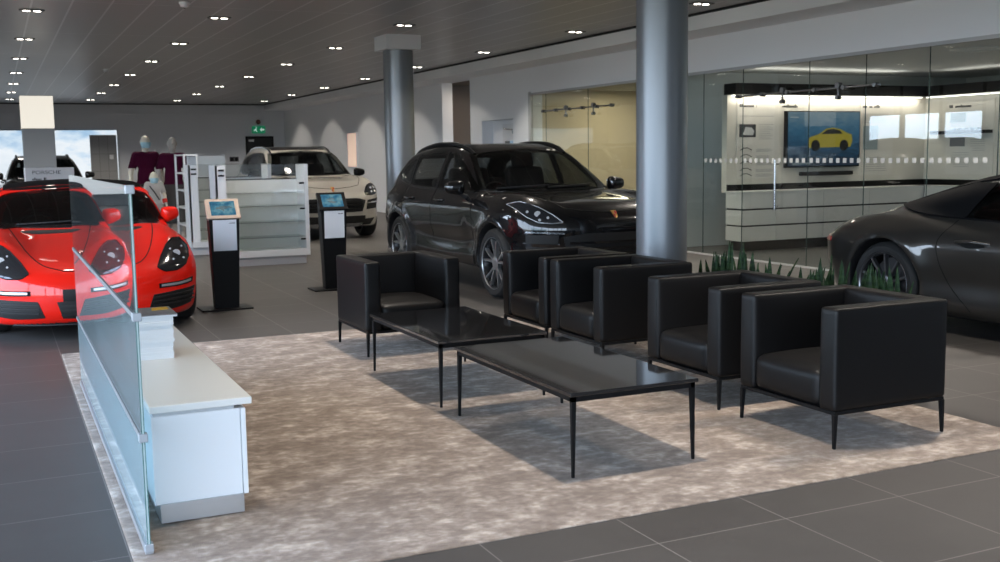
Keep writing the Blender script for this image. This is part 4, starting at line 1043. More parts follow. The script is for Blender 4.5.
bm = BM(); box(bm, 9.85, 13.5, 12.70, 13.0, 0, .14); box(bm, 13.38, 13.68, 7.0, 12.9, 0, .14); obj('plinth', bm, BLACK, t)
LED = mat('light strip glow', (1, .97, .92), .5, emit=(1., .95, .88), estr=3.)
bm = BM(); box(bm, 9.78, 13.5, 12.90, 12.94, 2.255, 2.27); box(bm, 13.58, 13.62, 7.1, 12.9, 2.255, 2.27); obj('light_strip', bm, LED, t)
lamp('AREA', (11.4, 12.86, 2.445), E_LED * .6, (1, .95, .88), 3.2, rot=(PI, 0, 0), sy=.2); lamp('AREA', (13.54, 10.0, 2.445), E_LED * .6, (1, .95, .88), .2, rot=(PI, 0, 0), sy=5)  # upward fill without any fitting, added to brighten the display room ceiling
lamp('AREA', (11.65, 12.90, 2.24), E_LED, (1, .90, .78), 3.7, rot=(.55, 0, 0), sy=.06)
lamp('AREA', (13.56, 10.0, 2.24), E_LED * 1.0, (1, .90, .78), .06, rot=(0, .55, 0), sy=5.6)
# printed panels on the display wall (too small to read: rows of fine print)
INK = mat('dark print', (.05, .05, .05), .6); GREYP = mat('grey print', (.36, .36, .36), .6); SHEET = mat('pale print sheet', (.74, .70, .64), .5)
rnd = random.Random(5)
def print_lines(bm, x0, x1, z0, z1, n, y, th=.006, plane='X'):
    for i in range(n):
        z = z1 - (z1 - z0) * (i + .5) / n; e = x1 - (x1 - x0) * rnd.uniform(.0, .25)
        if plane == 'X': box(bm, x0, e, y - .002, y, z - th / 2, z + th / 2)
        else: box(bm, y - .002, y, x0, e, z - th / 2, z + th / 2)
def wordish(bm, x0, x1, z, h, y, plane='X', flip=False):
    x = x0
    while x < x1:
        w = rnd.uniform(.5, 1.1) * h * .7
        if rnd.random() > .12:
            hh = h * rnd.choice((.62, .62, 1.)); a, b_ = x, min(x + w, x1)
            if plane == 'X': box(bm, a, b_, y - .003, y, z, z + hh)
            else: box(bm, y - .003, y, x0 + x1 - b_, x0 + x1 - a, z, z + hh)
        x += w + h * .14
t = empty('info_panel', (0, 0, 0), 0, 'printed panel with small black picture at the left end of the display wall', 'info panel', 'printed panels on the display wall')
Yp = 12.984
bm = BM(); box(bm, 9.93, 10.62, Yp, 12.998, 1.05, 2.20); obj('sheet', bm, SHEET, t)
bm = BM(); wordish(bm, 9.97, 10.28, 2.10, .045, Yp); obj('heading', bm, INK, t)
bm = BM(); box(bm, 9.97, 10.27, Yp - .004, Yp, 1.66, 1.85); obj('picture', bm, mat('dark photo', (.04, .04, .045), .3), t)
bm = BM(); prism(bm, [(10.03, 1.69), (10.22, 1.69), (10.24, 1.75), (10.19, 1.80), (10.08, 1.81)], Yp - .006, Yp - .003, 'XZ'); obj('picture_subject', bm, mat('light photo', (.55, .55, .55), .4), t)
bm = BM(); box(bm, 9.97, 10.60, Yp - .002, Yp, 1.965, 1.972); print_lines(bm, 10.33, 10.6, 1.62, 1.86, 9, Yp)
for z in (1.46, 1.36, 1.26, 1.16, 1.09): print_lines(bm, 10.28, 10.6, z - .02, z + .03, 3, Yp)
obj('fine_print', bm, GREYP, t)
bm = BM()
for z in (1.47, 1.37, 1.27, 1.17, 1.09):
    tube(bm, [(9.99, Yp - .003, z), (10.05, Yp - .003, z + .03), (10.12, Yp - .003, z + .034), (10.20, Yp - .003, z)], .006, 5)
obj('outline_drawings', bm, INK, t)
t = empty('info_panel', (0, 0, 0), 0, 'printed panel of fine print right of the wall screen', 'info panel', 'printed panels on the display wall')
bm = BM(); box(bm, 12.30, 12.98, Yp, 12.998, 1.05, 2.20); obj('sheet', bm, SHEET, t)
bm = BM(); wordish(bm, 12.34, 12.69, 2.10, .045, Yp); obj('heading', bm, INK, t)
bm = BM(); print_lines(bm, 12.34, 12.85, 1.86, 2.02, 5, Yp); print_lines(bm, 12.34, 12.9, 1.10, 1.34, 7, Yp); obj('fine_print', bm, GREYP, t)
bm = BM(); box(bm, 12.36, 12.66, Yp - .004, Yp, 1.45, 1.82); obj('picture', bm, mat('muted photo', (.30, .36, .38), .4), t)
t = empty('info_panel', (0, 0, 0), 0, 'printed panel with two small pictures on the right leg of the lit display wall', 'info panel', 'printed panels on the display wall')
Xp = 13.664
bm = BM(); box(bm, Xp, 13.678, 11.65, 12.55, 1.05, 2.2); obj('sheet', bm, SHEET, t)
bm = BM(); wordish(bm, 12.08, 12.50, 2.08, .045, Xp, 'Y'); obj('heading', bm, INK, t)
bm = BM(); box(bm, Xp - .004, Xp, 12.18, 12.47, 1.86, 2.0 - .0); obj('picture', bm, mat('green photo', (.18, .20, .12), .4), t)
bm = BM(); box(bm, Xp - .004, Xp, 12.18, 12.47, 1.48, 1.62); obj('picture', bm, mat('grey photo', (.20, .20, .21), .4), t)
bm = BM(); print_lines(bm, 11.8, 12.1, 1.4, 1.6, 6, Xp, plane='Y'); print_lines(bm, 12.1, 12.47, 1.15, 1.4, 7, Xp, plane='Y'); obj('fine_print', bm, GREYP, t)
t = empty('wall_ledge', (13.60, 12.2, 1.70), 0, 'short black ledge with small samples on the right leg of the display wall', 'shelf')
bm = BM(); box(bm, -.09, .075, -.53, .53, -.025, .025, .004); obj('ledge', bm, BLACK, t)
bm = BM(); [box(bm, -.07, -.02, -.40 + .12 * k, -.34 + .12 * k, .025, .06, .004) for k in range(5)]; obj('samples', bm, MATS['chrome dark'], t)
t = empty('heading_sign', (0, 0, 0), 0, 'small dark heading on the display wall above the wall screen', 'heading')
bm = BM(); wordish(bm, 10.77, 11.06, 2.10, .045, 12.998); obj('lettering', bm, INK, t)
# wall screen with a yellow car on blue
t = empty('wall_screen', (11.52, 12.97, 1.62), 0, 'large flat wall screen showing a yellow car on blue water', 'television')
bm = BM(); box(bm, -.715, .715, -.05, .03, -.425, .425, .006); obj('casing', bm, BLACK, t)
m = mat('screen picture', (0, 0, 0), .12, emit=(.1, .3, .6), estr=1.); N, L, b = nodes(m)
tc = N.new('ShaderNodeTexCoord'); sp_ = N.new('ShaderNodeSeparateXYZ'); L.new(tc.outputs['Object'], sp_.inputs[0]); mp = N.new('ShaderNodeMapping'); mp.inputs['Scale'].default_value = (3, 1, 14); L.new(tc.outputs['Object'], mp.inputs[0])
nz = noise(N, L, mp.outputs[0], 2.2, 4)
v = math_node(N, L, 'MULTIPLY_ADD', sp_.outputs[2], .8, math_node(N, L, 'MULTIPLY', nz, .55))
r = ramp(N, [(.0, (.012, .035, .075)), (.25, (.03, .13, .25)), (.42, (.06, .22, .38)), (.6, (.22, .36, .46))]); L.new(v, r.inputs[0]); L.new(r.outputs[0], b.inputs['Emission Color']); b.inputs['Emission Strength'].default_value = SCREEN
bm = BM(); box(bm, -.70, .70, -.053, -.049, -.405, .41); sc_ = obj('picture', bm, m, t)
yc = mat('screen yellow', (0, 0, 0), .2, emit=(.52, .42, .04), estr=SCREEN); dk = mat('screen dark', (.01, .01, .01), .2)
bm = BM(); prism(bm, [(-.30, -.13), (-.32, -.02), (-.28, .03), (-.10, .08), (.04, .16), (.16, .175), (.32, .15), (.46, .09), (.54, .07), (.56, -.03), (.52, -.12)], -.056, -.053, 'XZ'); cr = obj('car_image', bm, yc, sc_)
bm = BM(); prism(bm, [(-.06, .075), (.06, .145), (.17, .155), (.30, .13), (.36, .08)], -.058, -.056, 'XZ')
for x in (-.17, .39): prism(bm, [(x + .085 * math.cos(a), -.095 + .085 * math.sin(a)) for a in [2 * PI * i / 20 for i in range(20)]], -.058, -.056, 'XZ')
obj('car_image_dark', bm, dk, sc_)
bm = BM(); box(bm, -.62, -.25, -.055, -.053, -.375, -.362); box(bm, -.66, -.5, -.055, -.053, .32, .34); obj('caption_bar', bm, mat('screen caption', (0, 0, 0), .3, emit=(.4, .5, .55), estr=SCREEN), sc_)
t = empty('sound_bar', (11.6, 12.95, 1.10), 0, 'long black sound bar below the wall screen', 'sound bar')
bm = BM(); box(bm, -.50, .50, -.05, .045, -.03, .03, .01); obj('housing', bm, BLACK, t)
bm = BM(); box(bm, -.46, .46, -.053, -.048, -.022, .022); obj('grille', bm, MATS['grille black'], t)
# fittings on the inner ceiling
t = empty('ceiling_speaker', (10.9, 9.6, 2.655), 0, 'large round flush ceiling ring inside the glazed display room', 'ceiling speaker')
bm = BM(); lathe(bm, [(.30, .004), (.30, -.012), (.26, -.014), (.26, .004)], 40, caps=False); obj('ring', bm, WHITE, t, 40)
bm = BM(); lathe(bm, [(.25, -.004), (0, -.004)], 40, caps=False); obj('cover', bm, SATIN, t, 40)
o = dup(d0); o.location = (11.6, 9.1, 2.655); o['label'] = 'twin downlight in the low ceiling of the glazed display room'; o['group'] = 'downlight of the display room'
t = empty('smoke_detector', (11.9, 9.0, 2.655), 0, 'grey smoke detector on the ceiling of the glazed display room', 'smoke detector')
bm = BM(); lathe(bm, [(.06, .005), (.06, -.03), (.05, -.05), (.045, -.09), (0, -.10)], 20); obj('housing', bm, mat('detector grey', (.3, .3, .3), .5), t, 40)
bm = BM(); lathe(bm, [(.012, -.098), (.010, -.106), (0, -.108)], 10); obj('indicator', bm, BLACK, t, 40)
lamp('SPOT', (11.6, 9.1, 2.6), E_IN, size=.1, spot=2.2); lamp('SPOT', (11.4, 11.3, 2.6), E_IN, size=.1, spot=2.6); lamp('SPOT', (10.0, 12.3, 2.6), E_IN * .7, size=.1, spot=2.6)
lamp('AREA', (10.6, 16.0, 2.6), E_BEI, (1, .87, .62), .9, sy=3.0)
lamp('AREA', (XW + .8, 21.8, 3.0), 14, (1, .85, .7), .4)

# ------------------------------------------------------------------ back of the hall
m = mat('lit sky print', (0, 0, 0), .4); N, L, b = nodes(m)
geo = N.new('ShaderNodeNewGeometry'); mp = N.new('ShaderNodeMapping'); mp.inputs['Scale'].default_value = (.55, 1, 1.3); L.new(geo.outputs['Position'], mp.inputs[0]); sp_ = N.new('ShaderNodeSeparateXYZ'); L.new(geo.outputs['Position'], sp_.inputs[0])
nz = noise(N, L, mp.outputs[0], 1.5, 5, .55)
v = math_node(N, L, 'MULTIPLY_ADD', sp_.outputs[2], -.10, math_node(N, L, 'ADD', nz, .2))
r = ramp(N, [(.30, (.36, .55, .76)), (.42, (.62, .76, .89)), (.54, (.84, .90, .95)), (.75, (.74, .82, .89))]); L.new(v, r.inputs[0]); L.new(r.outputs[0], b.inputs['Emission Color']); b.inputs['Emission Strength'].default_value = PANEL
t = empty('light_panel', (0, YB, 0), 0, 'wide backlit wall picture of pale sky and snow on the back wall', 'light panel')
bm = BM(); box(bm, -3.0, 3.64, -.10, -.02, .35, 2.42); obj('frame', bm, mat('panel frame', (.35, .37, .40), .4), t)
bm = BM(); box(bm, -2.98, 3.62, -.106, -.10, .37, 2.40); obj('picture', bm, m, t)
t = empty('grey_door', (3.19, YB - .14, 0), 0, 'grey door with small white notice before the lit sky picture', 'door')
bm = BM(); box(bm, -.40, .40, -.03, .03, 0, 2.25, .004); obj('door_leaf', bm, mat('mid grey laminate', (.30, .305, .31), .5), t)
bm = BM()
for x in (-.13, .13): box(bm, x - .005, x + .005, -.034, -.03, .05, 2.2)
for z in (.55, 1.1, 1.65): box(bm, -.38, .38, -.034, -.03, z - .005, z + .005)
obj('panel_grooves', bm, mat('groove grey', (.14, .145, .15), .5), t)
bm = BM(); box(bm, .17, .29, -.038, -.03, 1.48, 1.62); obj('notice', bm, WHITE, t)
t = empty('black_door', (8.2, YB - .02, 0), 0, 'black door in the back wall below the green exit sign', 'door')
bm = BM(); box(bm, -.42, .42, -.04, .0, 0, 2.12); obj('door_leaf', bm, mat('black door', (.010, .010, .012), .5), t)
bm = BM(); box(bm, -.47, -.42, -.06, .0, 0, 2.18); box(bm, .42, .47, -.06, .0, 0, 2.18); box(bm, -.47, .47, -.06, .0, 2.12, 2.18); obj('frame', bm, BLACK, t)
bm = BM(); box(bm, -.38, -.20, -.09, -.04, 2.0, 2.07); obj('door_closer', bm, STEEL, t)
t = empty('exit_sign', (8.19, YB - .03, 2.40), 0, 'green emergency exit sign with running figure and arrow above the black door', 'exit sign')
bm = BM(); box(bm, -.22, .22, -.03, .03, -.12, .12, .006); obj('housing', bm, mat('exit green', (.004, .13, .06), .4, emit=(.0, .30, .13), estr=.35), t)
WG = mat('exit white', (.7, .8, .75), .4, emit=(.7, .9, .8), estr=.45)
bm = BM(); prism(bm, [(.03, .0), (.10, .07), (.10, .03), (.18, .03), (.18, -.03), (.10, -.03), (.10, -.07)], -.034, -.03, 'XZ'); obj('arrow', bm, WG, t)
bm = BM(); 
for p in ([(-.13, .01), (-.10, .05), (-.07, .03), (-.09, -.02), (-.05, -.06), (-.07, -.085), (-.12, -.03)], [(-.12, -.01), (-.16, -.05), (-.18, -.04), (-.14, .02)]): prism(bm, p, -.034, -.03, 'XZ')
frustum(bm, (-.085, -.034, .075), (-.085, -.03, .075), .02, .02, 10); obj('running_figure', bm, WG, t)
t = empty('alarm_sounder', (8.19, YB - .0, 2.66), 0, 'small dark red alarm sounder above the exit sign', 'alarm')
bm = BM(); lathe(bm, [(.08, .012), (.08, -.03), (.06, -.06), (0, -.07)], 20, axis='Y'); obj('housing', bm, mat('alarm red', (.16, .06, .05), .5), t, 40)
bm = BM(); lathe(bm, [(.025, -.068), (.02, -.09), (0, -.095)], 12, axis='Y'); obj('beacon', bm, mat('alarm beacon', (.3, .05, .04), .3), t, 40)
t = empty('switch_plate', (7.33, YB, 1.42), 0, 'small dark wall switch panel left of the black door', 'switch')
bm = BM(); box(bm, -.15, .15, -.02, 0, -.08, .08, .004); obj('plate', bm, mat('switch grey', (.10, .10, .11), .5), t)
bm = BM(); box(bm, -.13, -.02, -.026, -.02, -.06, .06, .002); box(bm, .02, .12, -.026, -.02, -.06, .06, .002); obj('button', bm, BLACK, t)
t = empty('wall_light', (XW - .0, 29.0, 0), 0, 'tall narrow peach lit panel on the far right wall', 'wall light')
bm = BM(); box(bm, -.05, 0, -.40, .40, 1.15, 2.12, .004); obj('housing', bm, SATIN, t)
bm = BM(); box(bm, -.055, -.05, -.37, .37, 1.18, 2.09); obj('diffuser', bm, mat('peach glow', (.8, .6, .5), .5, emit=(.85, .60, .46), estr=.55), t)
for y in (25.0, 31.8, 35.4):       # uplights washing the right wall
    t = empty('floor_uplight', (XW - .16, y, 0), 0, {25.0: 'small round floor uplight by the right wall, nearest of the three', 31.8: 'small round floor uplight by the right wall, middle of the three', 35.4: 'small round floor uplight in the far right corner'}[y], 'uplight', 'floor uplights along the right wall')
    bm = BM(); lathe(bm, [(.07, 0), (.07, .03), (.05, .035), (.05, .028)], 20, caps=False); obj('ring', bm, STEEL, t, 40)
    bm = BM(); lathe(bm, [(.05, .028), (0, .028)], 20, caps=False); obj('lens', bm, mat('uplight lens', (.9, .85, .8), .2), t, 40)
    lamp('SPOT', (XW - .16, y, .05), E_UP, (1, .86, .74), .05, spot=.8, rot=(PI, 0, 0), blend=.8)

# ------------------------------------------------------------------ pylon, sign plinth
t = empty('pylon', (.70, 19.75, 0), 0, 'square grey pylon with lit cream box on top behind the red car', 'pylon')
bm = BM(); box(bm, -.245, .245, -.245, .245, 0, 2.0, .004); obj('shaft', bm, mat('pylon grey', (.30, .31, .32), .45), t)
bm = BM(); box(bm, -.25, .25, -.25, .25, 2.005, 2.53, .006); obj('light_box', bm, mat('cream glow', (.45, .43, .38), .5, emit=(1., .93, .80), estr=CREAM), t)
t = empty('sign_plinth', (.69, 16.2, 0), 0, 'grey name plinth with dark lettering between the red car and the pylon', 'sign')
bm = BM(); box(bm, -.31, .31, -.10, .10, 0, 1.37, .004); obj('body', bm, mat('sign grey', (.40, .40, .41), .5), t)
bm = BM(); box(bm, -.325, -.31, -.10, .10, 0, 1.37); obj('edge_strip', bm, WHITE, t)
text_obj('lettering', 'PORSCHE', .07, (-.23, -.102, 1.305), (PI / 2, 0, 0), INK, t, width=.36, ext=.002)
bm = BM(); wordish(bm, -.23, -.05, 1.20, .038, -.10); obj('small_lettering', bm, INK, t)

# ------------------------------------------------------------------ kiosks
def kiosk(x, y, rz, frame, label):
    t = empty('tablet_kiosk', (x, y, 0), rz, label, 'kiosk', 'black tablet kiosks on the tiled floor')
    bm = BM(); box(bm, -.26, .23, -.17, .17, 0, .016, .004); obj('base_plate', bm, BLACK, t)
    bm = BM()
    A = [bm.verts.new(p) for p in ((-.115, -.06, .016), (.115, -.06, .016), (.115, .06, .016), (-.115, .06, .016))]
    B = [bm.verts.new(p) for p in ((-.145, -.085, .905), (.145, -.085, .905), (.145, .07, .965), (-.145, .07, .965))]
    bm.faces.new(A); bm.faces.new(B)
    for i in range(4): bm.faces.new((A[i], A[(i + 1) % 4], B[(i + 1) % 4], B[i]))
    bmesh.ops.bevel(bm, geom=bm.edges[:], offset=.004, segments=2, affect='EDGES'); obj('post', bm, BLACK, t)
    M = Matrix.Translation((0, -.015, .975)) @ Matrix.Rotation(math.radians(52), 4, 'X')
    def tilted(name, a, m_, par):
        bm = BM(); box(bm, *a, .003); bmesh.ops.transform(bm, matrix=M, verts=bm.verts[:]); return obj(name, bm, m_, par)
    h = tilted('tablet_frame', (-.16, .16, -.115, .115, -.02, .012), frame, t)
    tilted('screen', (-.118, .118, -.080, .085, .011, .0145), KSCR, h)
    bm = BM()
    for k in range(6): box(bm, -.03 + rnd.uniform(-.06, .05), .02 + rnd.uniform(-.03, .07), .02 - .012 * k + .01, .026 - .012 * k + .01, .0145, .0152)
    bmesh.ops.transform(bm, matrix=M, verts=bm.verts[:]); obj('screen_print', bm, INK, h)
    # paper sheet lies flat on the raked front face
    fy = lambda z: -.06 - .025 * (z - .016) / .889
    bm = BM(); V = [bm.verts.new((sx * .112, fy(z) - d, z)) for d in (.0005, .005) for sx, z in ((-1, .575), (1, .575), (1, .875), (-1, .875))]
    for q in ((0, 1, 2, 3), (4, 5, 6, 7), (0, 1, 5, 4), (1, 2, 6, 5), (2, 3, 7, 6), (3, 0, 4, 7)): bm.faces.new([V[i] for i in q])
    p = obj('paper_sheet', bm, mat('kiosk paper', (.66, .67, .70), .5), t)
    bm = BM(); wordish(bm, .045, .098, .838, .010, fy(.843) - .0048); obj('paper_print', bm, INK, p)
    return t
m = mat('kiosk screen', (0, 0, 0), .12, emit=(.1, .3, .45), estr=1.); N, L, b = nodes(m)
tc = N.new('ShaderNodeTexCoord'); nz = noise(N, L, tc.outputs['Object'], 16., 3)
r = ramp(N, [(.35, (.04, .17, .32)), (.5, (.10, .32, .46)), (.65, (.25, .48, .56))]); L.new(nz, r.inputs[0]); L.new(r.outputs[0], b.inputs['Emission Color']); b.inputs['Emission Strength'].default_value = .6
KSCR = m
kiosk(1.98, 10.62, .0, mat('pale copper', (.66, .52, .42), .35, .5), 'black tablet kiosk with pale copper frame beside the red car')
kiosk(3.35, 11.57, .0, BLACK, 'black tablet kiosk with black frame behind the single armchair')

# ------------------------------------------------------------------ display cases
CG = glass('display case glass', (.98, .985, .98), 1.5); SHG = glass('glass shelf', (.93, .96, .95), 1.5, .12, (.7, .75, .75))
def showcase(x0, x1, y, label):
    t = empty('display_case', ((x0 + x1) / 2, y, 0), 0, label, 'display case', 'white glass display cases')
    w, d = (x1 - x0) / 2, .45
    bm = BM(); box(bm, -w + .03, w - .05, .04, d - .02, 0, .115); obj('plinth', bm, mat('plinth grey', (.50, .50, .51), .5), t)
    bm = BM(); box(bm, -w, w, 0, d, .115, .205, .004); obj('base', bm, SATIN, t)
    bm = BM(); box(bm, -w, w, d - .03, d, .2, 1.16); obj('back_panel', bm, mat('case back', (.74, .74, .73), .5), t)
    bm = BM(); box(bm, -w, -w + .14, 0, .03, .2, 1.37, .003); box(bm, -w, -w + .03, 0, d, .2, 1.37); obj('left_post', bm, WHITE, t)
    bm = BM(); box(bm, w - .055, w, -.0, d, .2, 1.37, .003); obj('right_side', bm, SATIN, t)
    bm = BM(); box(bm, -w, w, d - .032, d + .002, 1.16, 1.175); obj('back_rail', bm, mat('dark rail', (.05, .05, .05), .4), t)
    for z in (.37, .58, .80, .98):
        bm = BM(); box(bm, -w + .03, w - .055, .03, d - .03, z, z + .010); obj('shelf', bm, SHG, t)
    bm = BM(); box(bm, -w + .16, w - .055, .004, .012, .205, 1.37); obj('front_pane', bm, CG, t)
    bm = BM(); box(bm, -w + .03, w - .055, d - .012, d - .004, 1.175, 1.37); obj('upper_back_pane', bm, CG, t)
    bm = BM(); box(bm, -w + .03, w - .055, .0, d, 1.368, 1.376); obj('top_pane', bm, CG, t)
    for z in (.33, .75, 1.10):
        bm = BM(); box(bm, w - .13, w - .06, -.010, .004, z, z + .022); obj('hinge', bm, BLACK, t)
    for z in (1.22, 1.29):
        bm = BM(); box(bm, -w + .04, -w + .12, -.008, .0, z, z + .025); obj('clip', bm, BLACK, t)
    return t
showcase(2.65, 3.91, 14.62, 'nearest white glass display case with empty shelves, behind the copper framed kiosk')
showcase(2.64, 3.90, 16.75, 'white glass display case standing behind the wider looking nearer one')
t = empty('shelf_unit', (3.06, 18.2, 0), 0, 'taller white shelf unit with open left side behind the display cases', 'shelf unit')
bm = BM(); box(bm, -.10, .32, -.45, .45, .10, 1.50); obj('body', bm, SATIN, t)
bm = BM()
for y in (-.47, .45):
    for x in (-.33, -.13):
        bm = BM(); box(bm, x, x + .03, y, y + .03, .1, 1.54); obj('upright', bm, WHITE, t)
for z in (.10, .38, .66, .94, 1.22, 1.51):
    bm = BM(); box(bm, -.33, -.10, -.45, .47, z, z + .025); obj('shelf', bm, WHITE, t)
bm = BM(); box(bm, -.30, .30, -.42, .42, 0, .10); obj('plinth', bm, MATS['plinth grey'], t)
bm = BM(); box(bm, -.10, .33, -.46, -.45, 1.20, 1.54); obj('glass_front', bm, CG, t)

# ------------------------------------------------------------------ dressed mannequins
def cap(p, a, b, ra, rb, sy=1.):
    x, y, z = p; a = np.array(a, float); b = np.array(b, float); d = b - a; l2 = (d ** 2).sum() + 1e-12
    t = np.clip(((x - a[0]) * d[0] + (y - a[1]) * d[1] + (z - a[2]) * d[2]) / l2, 0, 1)
    return np.sqrt((x - a[0] - t * d[0]) ** 2 + ((y - a[1] - t * d[1]) * sy) ** 2 + (z - a[2] - t * d[2]) ** 2) - (ra + (rb - ra) * t)
def ell(p, c, r):
    x, y, z = p; k = np.sqrt(((x - c[0]) / r[0]) ** 2 + ((y - c[1]) / r[1]) ** 2 + ((z - c[2]) / r[2]) ** 2); return (k - 1) * min(r)
def mannequin(name, loc, rz, h, label, skin, top, bottom, mask=None, child=False, skirt=False):
    s = h / 1.85; t = empty(name, loc, rz, label, 'mannequin', None)
    hk = 1.35 if child else 1.
    HC = 1.73 if not child else 1.66
    def head(p): 
        f = ell(p, (0, -.012, HC), (.077 * hk, .095 * hk, .118 * hk)); f = smin(f, ell(p, (0, -.045 * hk, HC - .06 * hk), (.052 * hk, .058 * hk, .062 * hk)), .04)
        f = smin(f, cap(p, (0, -.102 * hk, HC + .005), (0, -.118 * hk, HC - .03), .009, .014), .02)
        for q in (-1, 1):
            f = smax(f, -ell(p, (q * .03 * hk, -.108 * hk, HC + .008), (.017, .012, .009)), .012)
            f = smin(f, ell(p, (q * .078 * hk, .0, HC - .005), (.012, .024, .034)), .01)
        return smin(f, ell(p, (0, -.100 * hk, HC - .062 * hk), (.024, .010, .008)), .012)
    def neck(p): return cap(p, (0, .012, HC - .08), (0, .02, 1.50), .052, .058)
    sw = .170
    def torso(p):
        f = cap(p, (-.075, 0, 1.40), (.075, 0, 1.40), .100, .100, 1.15)
        f = smin(f, cap(p, (-sw + .02, .01, 1.495), (sw - .02, .01, 1.495), .05, .05), .10)
        f = smin(f, cap(p, (-.06, 0, 1.15), (.06, 0, 1.15), .080, .080, 1.1), .16)
        return smin(f, cap(p, (-.075, .01, .96), (.075, .01, .96), .095, .095, 1.1), .12)
    def uarm(p, q): return cap(p, (q * sw, .01, 1.488), (q * .268, .035, 1.19), .050, .041)
    def farm(p, q): return cap(p, (q * .268, .035, 1.19), (q * .288, -.045, .925), .040, .027)
    def hand(p, q):
        f = cap(p, (q * .289, -.05, .91), (q * .289, -.075, .83), .024, .030, 1.)
        for k in range(4):
            y = -.105 + .021 * k; l = (.068, .08, .075, .058)[k]
            f = smin(f, cap(p, (q * .289, y + .0, .825), (q * .284, y - .012, .825 - l * .55), .010, .0095), .008)
            f = smin(f, cap(p, (q * .284, y - .012, .825 - l * .55), (q * .274, y - .012, .825 - l), .0095, .008), .005)
        return smin(f, cap(p, (q * .279, -.09, .88), (q * .267, -.122, .83), .012, .009), .012)
    def leg(p, q):
        f = smin(cap(p, (q * .09, .0, .93), (q * .10, -.012, .50), .088, .055), cap(p, (q * .10, -.012, .50), (q * .105, .015, .09), .055, .037), .03)
        f = smin(f, ell(p, (q * .10, .03, .36), (.05, .055, .12)), .04)
        return smin(f, cap(p, (q * .105, .02, .045), (q * .115, -.15, .03), .042, .030), .03)
    def body(x, y, z):
        p = (x / s, y / s, z / s); f = smin(head(p), neck(p), .03); f = smin(f, torso(p), .04)
        for q in (-1, 1):
            a = smin(smin(uarm(p, q), farm(p, q), .02), hand(p, q), .02); f = smin(f, a, .035); f = smin(f, leg(p, q), .05)
        return f * s
    def shirt(x, y, z):
        p = (x / s, y / s, z / s); f = torso(p)
        for q in (-1, 1): f = smin(f, uarm(p, q) - .008, .02)
        f = f - .016; f = np.maximum(f, .93 - p[2]); f = np.maximum(f, p[2] - 1.565 + .10 * np.maximum(-p[1], 0))
        f = np.maximum(f, np.where(np.abs(p[0]) > .195, 1.27 - p[2], -1)); return f * s
    def trousers(x, y, z):
        p = (x / s, y / s, z / s)
        if skirt: f = smin(cap(p, (0, 0, .98), (0, 0, .30), .15, .19, 1.2), torso(p), .05) - .012; f = np.maximum(f, .28 - p[2])
        else:
            f = smin(torso(p), np.minimum(leg(p, -1), leg(p, 1)), .05) - .013; f = np.maximum(f, .085 - p[2])
        return np.maximum(f, p[2] - .99) * s
    res = .0125
    P, Q = surface_nets(body, (-.40 * s, -.24 * s, -.01), (.40 * s, .22 * s, h + .03), res); link('body', np_mesh('body', P, Q), skin, t, 60)
    P, Q = surface_nets(shirt, (-.36 * s, -.24 * s, .85 * s), (.36 * s, .22 * s, 1.6 * s), res); link('polo_shirt' if not child else 'shirt', np_mesh('shirt', P, Q), top, t, 50)
    P, Q = surface_nets(trousers, (-.30 * s, -.26 * s, .04 * s), (.30 * s, .26 * s, 1.05 * s), res); link('trousers' if not skirt else 'skirt', np_mesh('trousers', P, Q), bottom, t, 50)
    if mask:
        def mk(x, y, z):
            p = (x / s, y / s, z / s); f = np.abs(head(p) - .008) - .005; f = np.maximum(f, p[1] + .035); c0 = HC - .055 * hk
            return np.maximum(f, np.abs(p[2] - c0) - .052 * hk) * s
        P, Q = surface_nets(mk, (-.14, -.20, (HC - .16) * s), (.14, .02, (HC + .06) * s), .009); link('face_mask', np_mesh('mask', P, Q), mask, t, 50)
    bm = BM(); lathe(bm, [(.17, -.02), (.17, -.008), (.16, -.002), (0, -.002)], 32); obj('stand', bm, STEEL, t, 40)
    return t
SKN = mat('cream mannequin shell', (.66, .62, .52), .4); SKG = mat('grey mannequin shell', (.36, .35, .33), .4)
MAR = mat('maroon cotton', (.046, .004, .020), .9, spec=.1); BLU = mat('pale blue mask', (.36, .58, .68), .8); DGR = mat('dark grey cloth', (.045, .045, .048), .85)
mannequin('mannequin', (2.43, 19.95, .055), .12, 1.83, 'adult mannequin in maroon polo shirt wearing a pale blue face mask', SKN, MAR, mat('black cloth', (.010, .010, .011), .85), BLU)
mannequin('mannequin', (2.86, 19.75, .06), -.15, 1.79, 'grey headed mannequin in maroon polo shirt and dark skirt, without mask', SKG, MAR, DGR, skirt=True)
kid = mannequin('mannequin', (2.47, 19.35, .06), .05, 1.21, 'small child mannequin in light grey clothes with red armband and face mask', SKN, mat('light grey cloth', (.42, .41, .40), .85), mat('grey cloth', (.35, .34, .33), .85), BLU, child=True)
bm = BM(); s = 1.21 / 1.85; lathe(bm, [(.056 * s, -.035), (.064 * s, -.03), (.064 * s, .03), (.056 * s, .035)], 20, caps=False); bmesh.ops.transform(bm, matrix=Matrix.Translation((.258 * s, .0, 1.05 * s)) @ Matrix.Rotation(-.3, 4, 'X'), verts=bm.verts[:]); obj('armband', bm, mat('red cloth', (.6, .03, .02), .7), kid, 40)
bm = BM(); tube(bm, [(-.15 * s, -.02, 1.50 * s), (-.10 * s, -.125 * s, 1.40 * s), (0, -.14 * s, 1.25 * s), (.10 * s, -.12 * s, 1.08 * s)], .012, 8); obj('strap', bm, DGR, kid, 50)
